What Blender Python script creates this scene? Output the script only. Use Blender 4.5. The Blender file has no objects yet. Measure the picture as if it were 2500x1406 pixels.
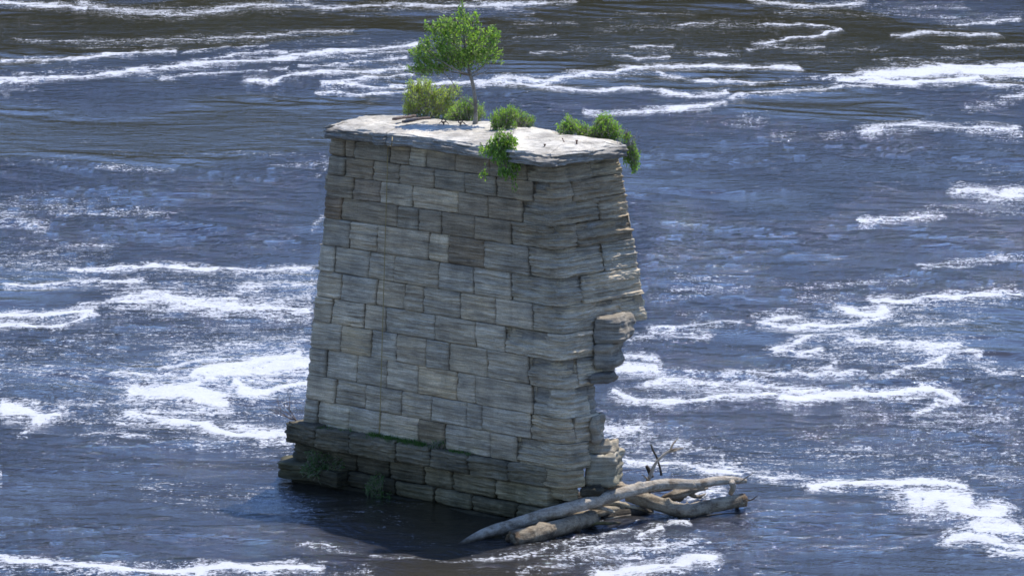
import bpy, math, random
import numpy as np
from mathutils import Vector
random.seed(7); RNG = np.random.default_rng(11)
SC = bpy.context.scene
R_ = math.radians
# ------------------------------------------------------------------ camera
CAMH = 20.0; FPX = 10500.0; PITCH = R_(9.48)
cam = bpy.data.cameras.new('camera'); camo = bpy.data.objects.new('camera', cam)
SC.collection.objects.link(camo); SC.camera = camo
cam.sensor_width = 36; cam.lens = FPX / 2500 * 36
cam.clip_start = 1; cam.clip_end = 6000
camo.location = (0, 0, CAMH); camo.rotation_euler = (R_(90) - PITCH, 0, 0)
# ------------------------------------------------------------------ world and sun
SUN_EL = 66; SUN_AZ = 40       # degrees; azimuth to the right of the view direction
w = bpy.data.worlds.new('World'); SC.world = w; w.use_nodes = True
wn = w.node_tree; wn.nodes.clear()
sky = wn.nodes.new('ShaderNodeTexSky'); sky.sky_type = 'NISHITA'; sky.sun_disc = False
sky.sun_elevation = R_(SUN_EL); sky.sun_rotation = R_(SUN_AZ); sky.altitude = 200
sky.air_density = 1.0; sky.dust_density = 0.0; sky.ozone_density = 3.0
bg = wn.nodes.new('ShaderNodeBackground'); bg.inputs[1].default_value = 0.15
wo = wn.nodes.new('ShaderNodeOutputWorld')
wb = wn.nodes.new('ShaderNodeMix'); wb.data_type = 'RGBA'; wb.blend_type = 'MULTIPLY'; wb.inputs[0].default_value = 1
wb.inputs[7].default_value = (.86, .94, 1.17, 1)      # the camera's cool white balance
wn.links.new(sky.outputs[0], wb.inputs[6]); wn.links.new(wb.outputs[2], bg.inputs[0]); wn.links.new(bg.outputs[0], wo.inputs[0])
sl = bpy.data.lights.new('sun', 'SUN'); sl.energy = 4.2; sl.angle = R_(0.53); sl.color = (1, .955, .88)
so = bpy.data.objects.new('sun', sl); SC.collection.objects.link(so)
sd = Vector((math.cos(R_(SUN_EL)) * math.sin(R_(SUN_AZ)), math.cos(R_(SUN_EL)) * math.cos(R_(SUN_AZ)), math.sin(R_(SUN_EL))))
so.rotation_euler = sd.to_track_quat('Z', 'Y').to_euler(); so.location = (0, 0, 60)
SC.view_settings.view_transform = 'Standard'; SC.view_settings.look = 'None'
SC.view_settings.gamma = 1; SC.view_settings.exposure = 0.62; SC.view_settings.use_curve_mapping = False
SC.render.engine = 'CYCLES'
try: SC.cycles.filter_width = 1.6
except Exception: pass

# ------------------------------------------------------------------ projection helpers (pixels of the 2500 px photo -> world)
cp, sp = math.cos(PITCH), math.sin(PITCH)
def ray(px, py):
    a = (px - 1250) / FPX; b = -(py - 703) / FPX
    return np.array([a, cp + b * sp, -sp + b * cp])
def at_z(px, py, z):
    d = ray(px, py); t = (z - CAMH) / d[2]; return np.array([0, 0, CAMH]) + d * t
def at_y(px, py, Y):
    d = ray(px, py); t = Y / d[1]; return np.array([0, 0, CAMH]) + d * t
MPP = 91.0 / FPX      # metres per photo pixel at the pier

# ------------------------------------------------------------------ noise
def _h(ix, iy, seed):
    n = (ix.astype(np.int64) * 374761393 + iy.astype(np.int64) * 668265263 + int(seed) * 1442695041) & 0xffffffff
    n = ((n ^ (n >> 13)) * 1274126177) & 0xffffffff
    return ((n ^ (n >> 16)) & 0xffff) / 65535.0
def vnoise(x, y, seed=0):
    x = np.asarray(x, float); y = np.asarray(y, float)
    ix = np.floor(x); iy = np.floor(y); fx = x - ix; fy = y - iy
    fx = fx * fx * fx * (fx * (fx * 6 - 15) + 10); fy = fy * fy * fy * (fy * (fy * 6 - 15) + 10)
    a = _h(ix, iy, seed); b = _h(ix + 1, iy, seed); c = _h(ix, iy + 1, seed); d = _h(ix + 1, iy + 1, seed)
    return (a + (b - a) * fx) * (1 - fy) + (c + (d - c) * fx) * fy
def gnoise(x, y, seed=0):           # gradient noise, about -0.7..0.7
    x = np.asarray(x, float); y = np.asarray(y, float)
    ix = np.floor(x); iy = np.floor(y); fx = x - ix; fy = y - iy
    ux = fx * fx * fx * (fx * (fx * 6 - 15) + 10); uy = fy * fy * fy * (fy * (fy * 6 - 15) + 10)
    def g(i, j):
        a = _h(ix + i, iy + j, seed) * 6.2831853
        return np.cos(a) * (fx - i) + np.sin(a) * (fy - j)
    a = g(0, 0); b = g(1, 0); c = g(0, 1); d = g(1, 1)
    return (a + (b - a) * ux) * (1 - uy) + (c + (d - c) * ux) * uy

# ------------------------------------------------------------------ mesh helpers
def link(o): SC.collection.objects.link(o); return o
class MB:
    def __init__(s): s.v = []; s.f3 = []; s.f4 = []; s.n = 0; s.col = []
    def add(s, v, f4=None, f3=None, col=(1, 1, 1)):
        v = np.asarray(v, float).reshape(-1, 3)
        s.v.append(v)
        if f4 is not None and len(f4): s.f4.append(np.asarray(f4) + s.n)
        if f3 is not None and len(f3): s.f3.append(np.asarray(f3) + s.n)
        c = np.asarray(col, float)
        if c.ndim == 1: c = np.tile(c, (len(v), 1))
        s.col.append(c); s.n += len(v)
    def grid(s, P, col=(1, 1, 1), wrap=False, flip=False):
        a, b = P.shape[:2]
        idx = np.arange(a * b).reshape(a, b)
        if wrap: idx = np.concatenate([idx, idx[:, :1]], 1)
        q = np.stack([idx[:-1, :-1], idx[:-1, 1:], idx[1:, 1:], idx[1:, :-1]], -1).reshape(-1, 4)
        if flip: q = q[:, ::-1]
        if isinstance(col, np.ndarray) and col.ndim == 3: col = col.reshape(-1, 3)
        s.add(P.reshape(-1, 3), q, None, col)
    def build(s, name, mat, parent=None, smooth=True, origin=None):
        v = np.concatenate(s.v)
        f4 = np.concatenate(s.f4) if s.f4 else np.zeros((0, 4), int)
        f3 = np.concatenate(s.f3) if s.f3 else np.zeros((0, 3), int)
        if origin is None: origin = v.mean(0) if parent is None else np.array(parent.location)
        origin = np.array(origin, float)
        me = bpy.data.meshes.new(name)
        me.vertices.add(len(v)); me.vertices.foreach_set('co', (v - origin).astype(np.float32).ravel())
        nl = len(f4) * 4 + len(f3) * 3
        me.loops.add(nl); me.loops.foreach_set('vertex_index', np.concatenate([f4.ravel(), f3.ravel()]).astype(np.int32))
        me.polygons.add(len(f4) + len(f3))
        ls = np.concatenate([np.arange(len(f4)) * 4, len(f4) * 4 + np.arange(len(f3)) * 3]).astype(np.int32)
        me.polygons.foreach_set('loop_start', ls)
        try: me.polygons.foreach_set('loop_total', np.concatenate([np.full(len(f4), 4), np.full(len(f3), 3)]).astype(np.int32))
        except Exception: pass
        me.update(calc_edges=True); me.validate()
        me.polygons.foreach_set('use_smooth', np.full(len(me.polygons), smooth))
        at = me.color_attributes.new('tint', 'FLOAT_COLOR', 'POINT')
        c = np.concatenate(s.col); c = np.concatenate([c, np.ones((len(c), 1))], 1)
        at.data.foreach_set('color', c.astype(np.float32).ravel())
        me.materials.append(mat)
        o = link(bpy.data.objects.new(name, me))
        if parent is not None:
            o.parent = parent; o.location = origin - np.array(parent.location)
        else: o.location = origin
        return o
def thing(name, label, cat, loc, group=None):
    o = link(bpy.data.objects.new(name, None)); o.location = tuple(loc); o.empty_display_size = .3
    o['label'] = label; o['category'] = cat
    if group: o['group'] = group
    return o
def tag(o, label, cat, group=None, kind=None):
    if label: o['label'] = label
    if cat: o['category'] = cat
    if group: o['group'] = group
    if kind: o['kind'] = kind
    return o

# ------------------------------------------------------------------ materials
class NT:
    def __init__(s, name):
        s.m = bpy.data.materials.new(name); s.m.use_nodes = True; s.t = s.m.node_tree; s.t.nodes.clear()
        s.out = s.n('OutputMaterial')
    def n(s, t, **k):
        x = s.t.nodes.new('ShaderNode' + t)
        for a, b in k.items(): setattr(x, a, b)
        return x
    def set(s, x, **k):
        for a, b in k.items():
            a = a.replace('_', ' ')
            if isinstance(b, bpy.types.NodeSocket): s.t.links.new(b, x.inputs[a])
            else: x.inputs[a].default_value = b
        return x
    def l(s, a, b): s.t.links.new(a, b)
    def math(s, op, a, b=0, c=None, clamp=False):
        x = s.n('Math', operation=op, use_clamp=clamp)
        for i, q in enumerate([a, b] + ([c] if c is not None else [])):
            if isinstance(q, bpy.types.NodeSocket): s.l(q, x.inputs[i])
            else: x.inputs[i].default_value = q
        return x.outputs[0]
    def pos(s, scale=(1, 1, 1), loc=(0, 0, 0), rot=(0, 0, 0)):
        g = s.n('NewGeometry'); m = s.n('Mapping'); s.l(g.outputs['Position'], m.inputs[0])
        m.inputs['Scale'].default_value = scale; m.inputs['Location'].default_value = loc; m.inputs['Rotation'].default_value = rot
        return m.outputs[0]
    def noise(s, vec, scale, detail=4, rough=.6, dist=0, lac=2.0):
        x = s.n('TexNoise'); s.l(vec, x.inputs['Vector']); s.set(x, Scale=scale, Detail=detail, Roughness=rough, Distortion=dist, Lacunarity=lac)
        return x.outputs['Fac']
    def ramp(s, f, *st):
        x = s.n('ValToRGB'); s.l(f, x.inputs[0]); e = x.color_ramp.elements
        while len(e) < len(st): e.new(.5)
        for k, (p, c) in enumerate(st):
            e[k].position = p; e[k].color = (c[0], c[1], c[2], 1) if not isinstance(c, (int, float)) else (c, c, c, 1)
        return x.outputs[0]
    def mix(s, f, a, b, mode='MIX'):
        x = s.n('Mix', data_type='RGBA', blend_type=mode)
        for i, q in ((0, f), (6, a), (7, b)):
            if isinstance(q, bpy.types.NodeSocket): s.l(q, x.inputs[i])
            else: x.inputs[i].default_value = q if not isinstance(q, tuple) or len(q) == 4 else (*q, 1)
        return x.outputs[2]
    def bump(s, h, dist, strength=1.0, nrm=None):
        x = s.n('Bump'); s.l(h, x.inputs['Height']); s.set(x, Distance=dist, Strength=strength)
        if nrm is not None: s.l(nrm, x.inputs['Normal'])
        return x.outputs[0]
def G(v): return (v, v, v)

def stone_mat(name, c0, c1, c2, strata=1.0, rough=.9, lichen=0.0):
    t = NT(name); at = t.n('Attribute', attribute_name='tint')
    wob = t.noise(t.pos((1, 1, 1)), 1.3, 2)
    p1 = t.pos((1.2, 1.2, 22)); s1 = t.noise(p1, 1.0, 5, .65, .25)
    p2 = t.pos((3, 3, 60), (3, 1, 7)); s2 = t.noise(p2, 1.0, 4, .7)
    blot = t.noise(t.pos((1, 1, 1.6), (5, 5, 5)), 1.7, 5, .65)
    spk = t.noise(t.pos(), 38, 3, .7)
    col = t.ramp(s1, (.28, c0), (.5, c1), (.72, c2))
    stf = t.ramp(t.noise(t.pos((1, 1, 1), (9, 2, 4)), 1.1, 3), (.35, G(.15)), (.65, G(.9)))
    col = t.mix(stf, col, t.ramp(s2, (.3, G(.45)), (.7, G(1.35))), 'MULTIPLY')
    col = t.mix(.8, col, t.ramp(blot, (.3, (.58, .6, .64)), (.52, G(1.0)), (.72, (1.25, 1.2, 1.1))), 'MULTIPLY')
    col = t.mix(.5, col, t.ramp(spk, (.3, G(.55)), (.7, G(1.4))), 'MULTIPLY')
    drip = t.noise(t.pos((2.6, 2.6, .35), (2, 7, 1)), 1.0, 5, .7)
    col = t.mix(.3, col, t.ramp(drip, (.34, (.55, .53, .50)), (.5, G(1.0)), (.68, (1.12, 1.12, 1.1))), 'MULTIPLY')
    col = t.mix(1.0, col, at.outputs['Color'], 'MULTIPLY')
    sx = t.n('SeparateXYZ'); t.l(t.n('NewGeometry').outputs['Position'], sx.inputs[0])
    wz = t.math('ADD', sx.outputs[2], t.math('MULTIPLY', t.math('SUBTRACT', t.noise(t.pos((1, 1, .6), (4, 4, 4)), 1.6, 5, .65), .5), 2.2))
    wz = t.math('DIVIDE', wz, 2.2, clamp=True)
    col = t.mix(1.0, col, t.ramp(wz, (.08, (.36, .38, .31)), (.38, (.72, .73, .66)), (.85, G(1.0))), 'MULTIPLY')
    b = t.n('BsdfPrincipled'); t.set(b, Base_Color=col, Roughness=rough)
    b.inputs['Specular IOR Level'].default_value = .25
    h = t.math('ADD', t.math('MULTIPLY', s1, 1.0), t.math('MULTIPLY', s2, .6)); h = t.math('ADD', h, t.math('MULTIPLY', spk, .35))
    t.l(t.bump(h, .03 * strata, .9), b.inputs['Normal']); t.l(b.outputs[0], t.out.inputs[0]); return t.m
M_STONE = stone_mat('limestone_masonry', (.31, .242, .162), (.49, .40, .275), (.72, .605, .43))
M_CAP = stone_mat('weathered_cap_limestone', (.30, .27, .22), (.50, .46, .39), (.66, .62, .53), .8)
M_FOOT = stone_mat('wet_footing_stone', (.11, .093, .065), (.24, .205, .148), (.40, .34, .25))
M_CORE = stone_mat('rubble_core_stone', (.17, .145, .11), (.31, .27, .21), (.47, .42, .34))

def wood_mat(name, c0, c1, c2, sc=1.0):
    t = NT(name); at = t.n('Attribute', attribute_name='tint')
    v = t.n('TexCoord').outputs['Object']; mp = t.n('Mapping'); t.l(v, mp.inputs[0]); mp.inputs['Rotation'].default_value = (0, 0, R_(-42)); mp.inputs['Scale'].default_value = (.35, 2.2, 2.2); v = mp.outputs[0]
    n1 = t.noise(v, 5 * sc, 6, .7, .6); n2 = t.noise(t.pos((1, 1, 1)), 30, 4, .7)
    col = t.ramp(n1, (.25, c0), (.5, c1), (.75, c2))
    col = t.mix(.6, col, t.ramp(n2, (.3, G(.5)), (.7, G(1.35))), 'MULTIPLY'); col = t.mix(1.0, col, at.outputs['Color'], 'MULTIPLY')
    sx = t.n('SeparateXYZ'); t.l(t.n('NewGeometry').outputs['Position'], sx.inputs[0]); n4 = t.noise(t.pos(), 4, 3)
    wet = t.math('ADD', sx.outputs[2], t.math('MULTIPLY', t.math('SUBTRACT', n4, .5), .25)); patch = t.noise(t.pos((1, 1, 1), (3, 3, 3)), 3.2, 4, .7)
    col = t.mix(1.0, col, t.ramp(wet, (.02, (.22, .20, .17)), (.17, G(1.0))), 'MULTIPLY')
    col = t.mix(.9, col, t.ramp(patch, (.36, (.42, .36, .29)), (.52, G(1.0))), 'MULTIPLY')
    b = t.n('BsdfPrincipled'); t.set(b, Base_Color=col, Roughness=.8)
    t.l(t.bump(t.math('ADD', n1, n2), .04, 1.0), b.inputs['Normal']); t.l(b.outputs[0], t.out.inputs[0]); return t.m
M_DRIFT = wood_mat('bleached_driftwood', (.20, .15, .105), (.44, .375, .285), (.62, .545, .43))
M_WETWOOD = wood_mat('wet_dark_wood', (.035, .028, .02), (.08, .065, .045), (.15, .12, .085))
M_BROKEN = wood_mat('broken_wood_end', (.10, .06, .03), (.30, .20, .11), (.50, .38, .24), 3)
M_BARK = wood_mat('pale_bark', (.20, .165, .125), (.32, .275, .215), (.42, .37, .30), 2)
M_RUST = wood_mat('rusty_iron', (.05, .025, .015), (.12, .055, .035), (.2, .10, .07), 2)
M_PLANK = wood_mat('old_plank', (.09, .06, .045), (.17, .12, .095), (.25, .19, .155), 2)
def simple(name, c, r=.8):
    t = NT(name); b = t.n('BsdfPrincipled'); n = t.noise(t.pos(), 25, 3)
    col = t.mix(.5, (*c, 1), t.ramp(n, (.3, G(.6)), (.7, G(1.3))), 'MULTIPLY'); t.set(b, Base_Color=col, Roughness=r)
    t.l(b.outputs[0], t.out.inputs[0]); return t.m
M_ROPE = simple('frayed_yellow_rope', (.30, .22, .08))
def leaf_mat(name, c0, c1, trans=.45):
    t = NT(name); at = t.n('Attribute', attribute_name='tint')
    col = t.mix(t.n('SeparateColor').outputs[0], (*c0, 1), (*c1, 1))
    sep = t.t.nodes[-2] if False else None
    for nd in t.t.nodes:
        if nd.bl_idname == 'ShaderNodeSeparateColor': t.l(at.outputs['Color'], nd.inputs[0]); sep = nd
    col2 = t.n('Mix', data_type='RGBA', blend_type='MULTIPLY'); col2.inputs[0].default_value = 1
    t.l(col, col2.inputs[6]); cmb = t.n('CombineColor')
    for i in range(3): t.l(sep.outputs[1], cmb.inputs[i])
    t.l(cmb.outputs[0], col2.inputs[7])
    d = t.n('BsdfPrincipled'); t.set(d, Roughness=.6); t.l(col2.outputs[2], d.inputs['Base Color'])
    tr = t.n('BsdfTranslucent'); tc = t.mix(1.0, col2.outputs[2], (1.7, 2.0, .7, 1), 'MULTIPLY'); t.l(tc, tr.inputs[0])
    m = t.n('MixShader'); m.inputs[0].default_value = trans; t.l(d.outputs[0], m.inputs[1]); t.l(tr.outputs[0], m.inputs[2])
    t.l(m.outputs[0], t.out.inputs[0]); return t.m
M_LEAF = leaf_mat('tree_leaves', (.10, .17, .035), (.28, .38, .10))
M_BUSH = leaf_mat('bush_leaves', (.27, .34, .05), (.46, .50, .11))
M_VINE = leaf_mat('vine_leaves', (.12, .22, .03), (.30, .42, .08))
M_GRASS = leaf_mat('ledge_grass_blades', (.04, .10, .02), (.09, .17, .04), .3)

# ------------------------------------------------------------------ river water
Y0, Y1 = 66.0, 250.0
def build_water():
    inv = np.linspace(1 / Y0, 1 / Y1, 1000); rows = 1 / inv
    near = np.array([-400, -200, -80, 0, 30, 50, 60.]); far = np.array([256, 265, 280, 305, 350, 450, 700, 1200, 2500.])
    rows = np.concatenate([near, rows, far]); nr = len(rows)
    tc = np.linspace(-.138, .138, 1050)
    tc = np.concatenate([[-12, -5, -2, -1, -.5, -.3, -.2, -.16], tc, [.16, .2, .3, .5, 1, 2, 5, 12]])
    Ycl = np.clip(rows, 66, 260)
    X = tc[None, :] * Ycl[:, None]; Y = np.repeat(rows[:, None], len(tc), 1)
    # wave heights: warped, slightly streamwise-stretched ridged noise
    wx = gnoise(X / 7, Y / 9, 1) * 2.2; wy = gnoise(X / 7, Y / 9, 2) * 2.2
    Xa = X + wx; Ya = Y + wy + .25 * X
    H = .13 * gnoise(Xa / 6.5, Ya / 4.5, 3)
    H += .17 * (.35 - np.abs(gnoise(Xa / 4.2, Ya / 1.7, 4))) 
    H += .06 * gnoise(Xa / 2.4, Ya / 1.0, 5)
    calm = np.clip(.55 + 1.7 * gnoise(X / 8, Y / 14, 9), .08, 1.3)
    H += calm * .062 * (.3 - np.abs(gnoise(Xa / 1.5 + 7, Ya / .62, 6)))
    H += calm * .022 * gnoise(Xa / .45, Ya / .36, 7)
    edge = np.clip((np.minimum(rows - 66, 250 - rows)) / 6, 0, 1)[:, None] * np.clip((.138 - np.abs(tc)) / .01, 0, 1)[None, :]
    zone = np.zeros_like(X); bowd = np.zeros_like(X)
    for s_, wpx, pts in CALM:
        for (px, py) in pts:
            c = at_z(px, py, 0); sy_ = c[1] / CAMH; hw = wpx * c[1] / FPX
            rr = np.hypot((X + wx * .6 - c[0]) / hw, (Y + wy * 1.5 - c[1]) / (hw * sy_ * .14)); zone += s_ * np.exp(-rr * rr)
    H *= np.clip(1 + 1.1 * zone, .13, 1.25)
    H *= edge
    # ---- foam field
    F = np.zeros_like(X)
    qx = X + gnoise(X / .8, Y / 1.2, 21) * .22 + gnoise(X / 2.6, Y / 4, 22) * .35 + gnoise(X / .3, Y / .5, 27) * .08
    sY = Y / CAMH
    qy = Y + (gnoise(X / .7, Y / 1.4, 23) * .10 + gnoise(X / 2.2, Y / 4, 24) * .10 + gnoise(X / .28, Y / .6, 28) * .05) * sY
    for d, wpx, pts in FOAM_GLINT:
        farw = pts[0][1] < 260; wpx = wpx * (.78 if farw else 1); lace = .45 if farw else .58
        P = [at_z(a, b, 0)[:2] for a, b in pts]
        for i in range(len(P) - 1):
            a, b = P[i], P[i + 1]; ym = (a[1] + b[1]) / 2; s = ym / CAMH; hw = wpx * .5 * ym / FPX * 1.15
            lo, hi = min(a[1], b[1]) - hw * s * 3 - 2, max(a[1], b[1]) + hw * s * 3 + 2
            r0, r1 = np.searchsorted(rows, [lo, hi])
            if r1 <= r0: continue
            xl, xr = min(a[0], b[0]) - hw * 3 - .8, max(a[0], b[0]) + hw * 3 + .8
            c0, c1 = np.searchsorted(tc, [min(xl / lo, xl / hi), max(xr / lo, xr / hi)])
            sx = qx[r0:r1, c0:c1]; sy = qy[r0:r1, c0:c1] / s
            ax, ay, bx, by = a[0], a[1] / s, b[0], b[1] / s
            dx, dy = bx - ax, by - ay; L = dx * dx + dy * dy + 1e-9
            tt = np.clip(((sx - ax) * dx + (sy - ay) * dy) / L, 0, 1)
            r = np.hypot(sx - ax - tt * dx, sy - ay - tt * dy) / hw
            u = np.clip((1.45 - r) / 1.3, 0, 1); val = np.maximum((d ** 1.3) * u * (1.15 if d > .97 else 1.02), lace * d * np.clip((2.8 - r) / 1.6, 0, 1))
            blk = F[r0:r1, c0:c1]; np.maximum(blk, val, out=blk)
    # outside the traced area: drifting streaks of the same kind
    gen = gnoise(Xa / 9 + 30, Ya / 9, 31); gen = np.clip(1 - np.abs(gen) * 7, 0, 1) * np.clip(.5 + gnoise(X / 12, Y / 20, 33) * 2, 0, 1) * .8
    inside = (np.abs(tc)[None, :] < .121) & (Y > 75) & (Y < 217)
    F = np.where(inside, F, np.maximum(F, gen))
    bgf = .09 + .17 * gnoise(X / 5, Y / 9, 41) + .10 * gnoise(X / 1.6, Y / 2.4, 42)
    F = np.maximum(F, bgf) + .10 * gnoise(X / 1.1, Y / 1.6, 44) + .06 * gnoise(X / .5, Y / .8, 45)
    # how the surface film varies (brown peaty patches / wind-ruffled patches)
    ruf = .48 + 1.5 * gnoise(Xa / 8 + 3, Ya / 11, 51) + .35 * gnoise(Xa / 2.6, Ya / 3.4, 52)
    ruf = ruf + zone * 1.8
    H += np.clip(F - .45, 0, .4) * .06 * edge
    mb = MB(); P = np.stack([X, Y, H], -1)
    col = np.stack([F, np.clip(ruf, 0, 1), np.zeros_like(F)], -1)
    mb.grid(P, col, flip=False)
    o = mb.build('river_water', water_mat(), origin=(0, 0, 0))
    o['kind'] = 'structure'; o['label'] = 'choppy brown-blue river with drifting white foam streaks'
    return o

def water_mat():
    t = NT('river_water'); at = t.n('Attribute', attribute_name='tint'); sp_ = t.n('SeparateColor'); t.l(at.outputs['Color'], sp_.inputs[0])
    F = sp_.outputs[0]; ruf = sp_.outputs[1]
    # fine ripples
    v = t.pos((1, 1.25, 1)); 
    n1 = t.noise(t.pos((.7, 1.3, 1)), 2.6, 4, .6, 1.3); n2 = t.noise(v, 9, 3, .6, .3)
    v3 = t.pos((.45, 1.2, 1)); n3 = t.noise(v3, 1.1, 3, .6, .8)
    h = t.math('ADD', t.math('MULTIPLY', n1, .13), t.math('MULTIPLY', n2, .034)); h = t.math('ADD', h, t.math('MULTIPLY', n3, .26))
    amp = t.math('ADD', t.math('MULTIPLY', ruf, .95), .12)
    bmp = t.n('Bump'); t.l(h, bmp.inputs['Height']); t.l(amp, bmp.inputs['Strength']); bmp.inputs['Distance'].default_value = 1.0
    b = t.n('BsdfPrincipled'); t.set(b, Roughness=.07, IOR=1.36); b.inputs['Specular Tint'].default_value = (.88, 1.04, 1.50, 1)  # blue put into the reflection so the mirrored sky looks deeper
    body = t.mix(ruf, (.032, .025, .012, 1), (.024, .026, .032, 1)); t.l(body, b.inputs['Base Color']); t.l(bmp.outputs[0], b.inputs['Normal'])
    # foam
    fv = t.pos((.8, 1.0, 1)); f1 = t.noise(fv, 5.5, 5, .7, 1.6); f2 = t.noise(t.pos((.8, 1, 1)), 17, 3, .65, .8); f3 = t.noise(t.pos((.35, 1, 1), rot=(0, 0, .1)), 2.0, 3, .6, 1.5)
    n = t.math('ADD', t.math('MULTIPLY', f1, .48), t.math('MULTIPLY', f2, .30)); n = t.math('ADD', n, t.math('MULTIPLY', f3, .22))
    nn = t.math('MULTIPLY', t.math('SUBTRACT', n, .5), 4.6); nn = t.math('ADD', nn, .5)
    m = t.math('DIVIDE', t.math('SUBTRACT', F, nn), .30, clamp=True)
    m = t.math('MULTIPLY', m, t.math('MULTIPLY', t.math('SUBTRACT', F, .06), 5.0, clamp=True))
    fb = t.n('BsdfPrincipled'); t.set(fb, Roughness=.6)
    fcol = t.mix(f2, (.30, .31, .33, 1), (.58, .58, .58, 1)); t.l(fcol, fb.inputs['Base Color'])
    t.l(t.bump(t.math('ADD', f1, f2), .05, .6), fb.inputs['Normal'])
    mx = t.n('MixShader'); t.l(m, mx.inputs[0]); t.l(b.outputs[0], mx.inputs[1]); t.l(fb.outputs[0], mx.inputs[2])
    t.l(mx.outputs[0], t.out.inputs[0]); return t.m

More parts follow.
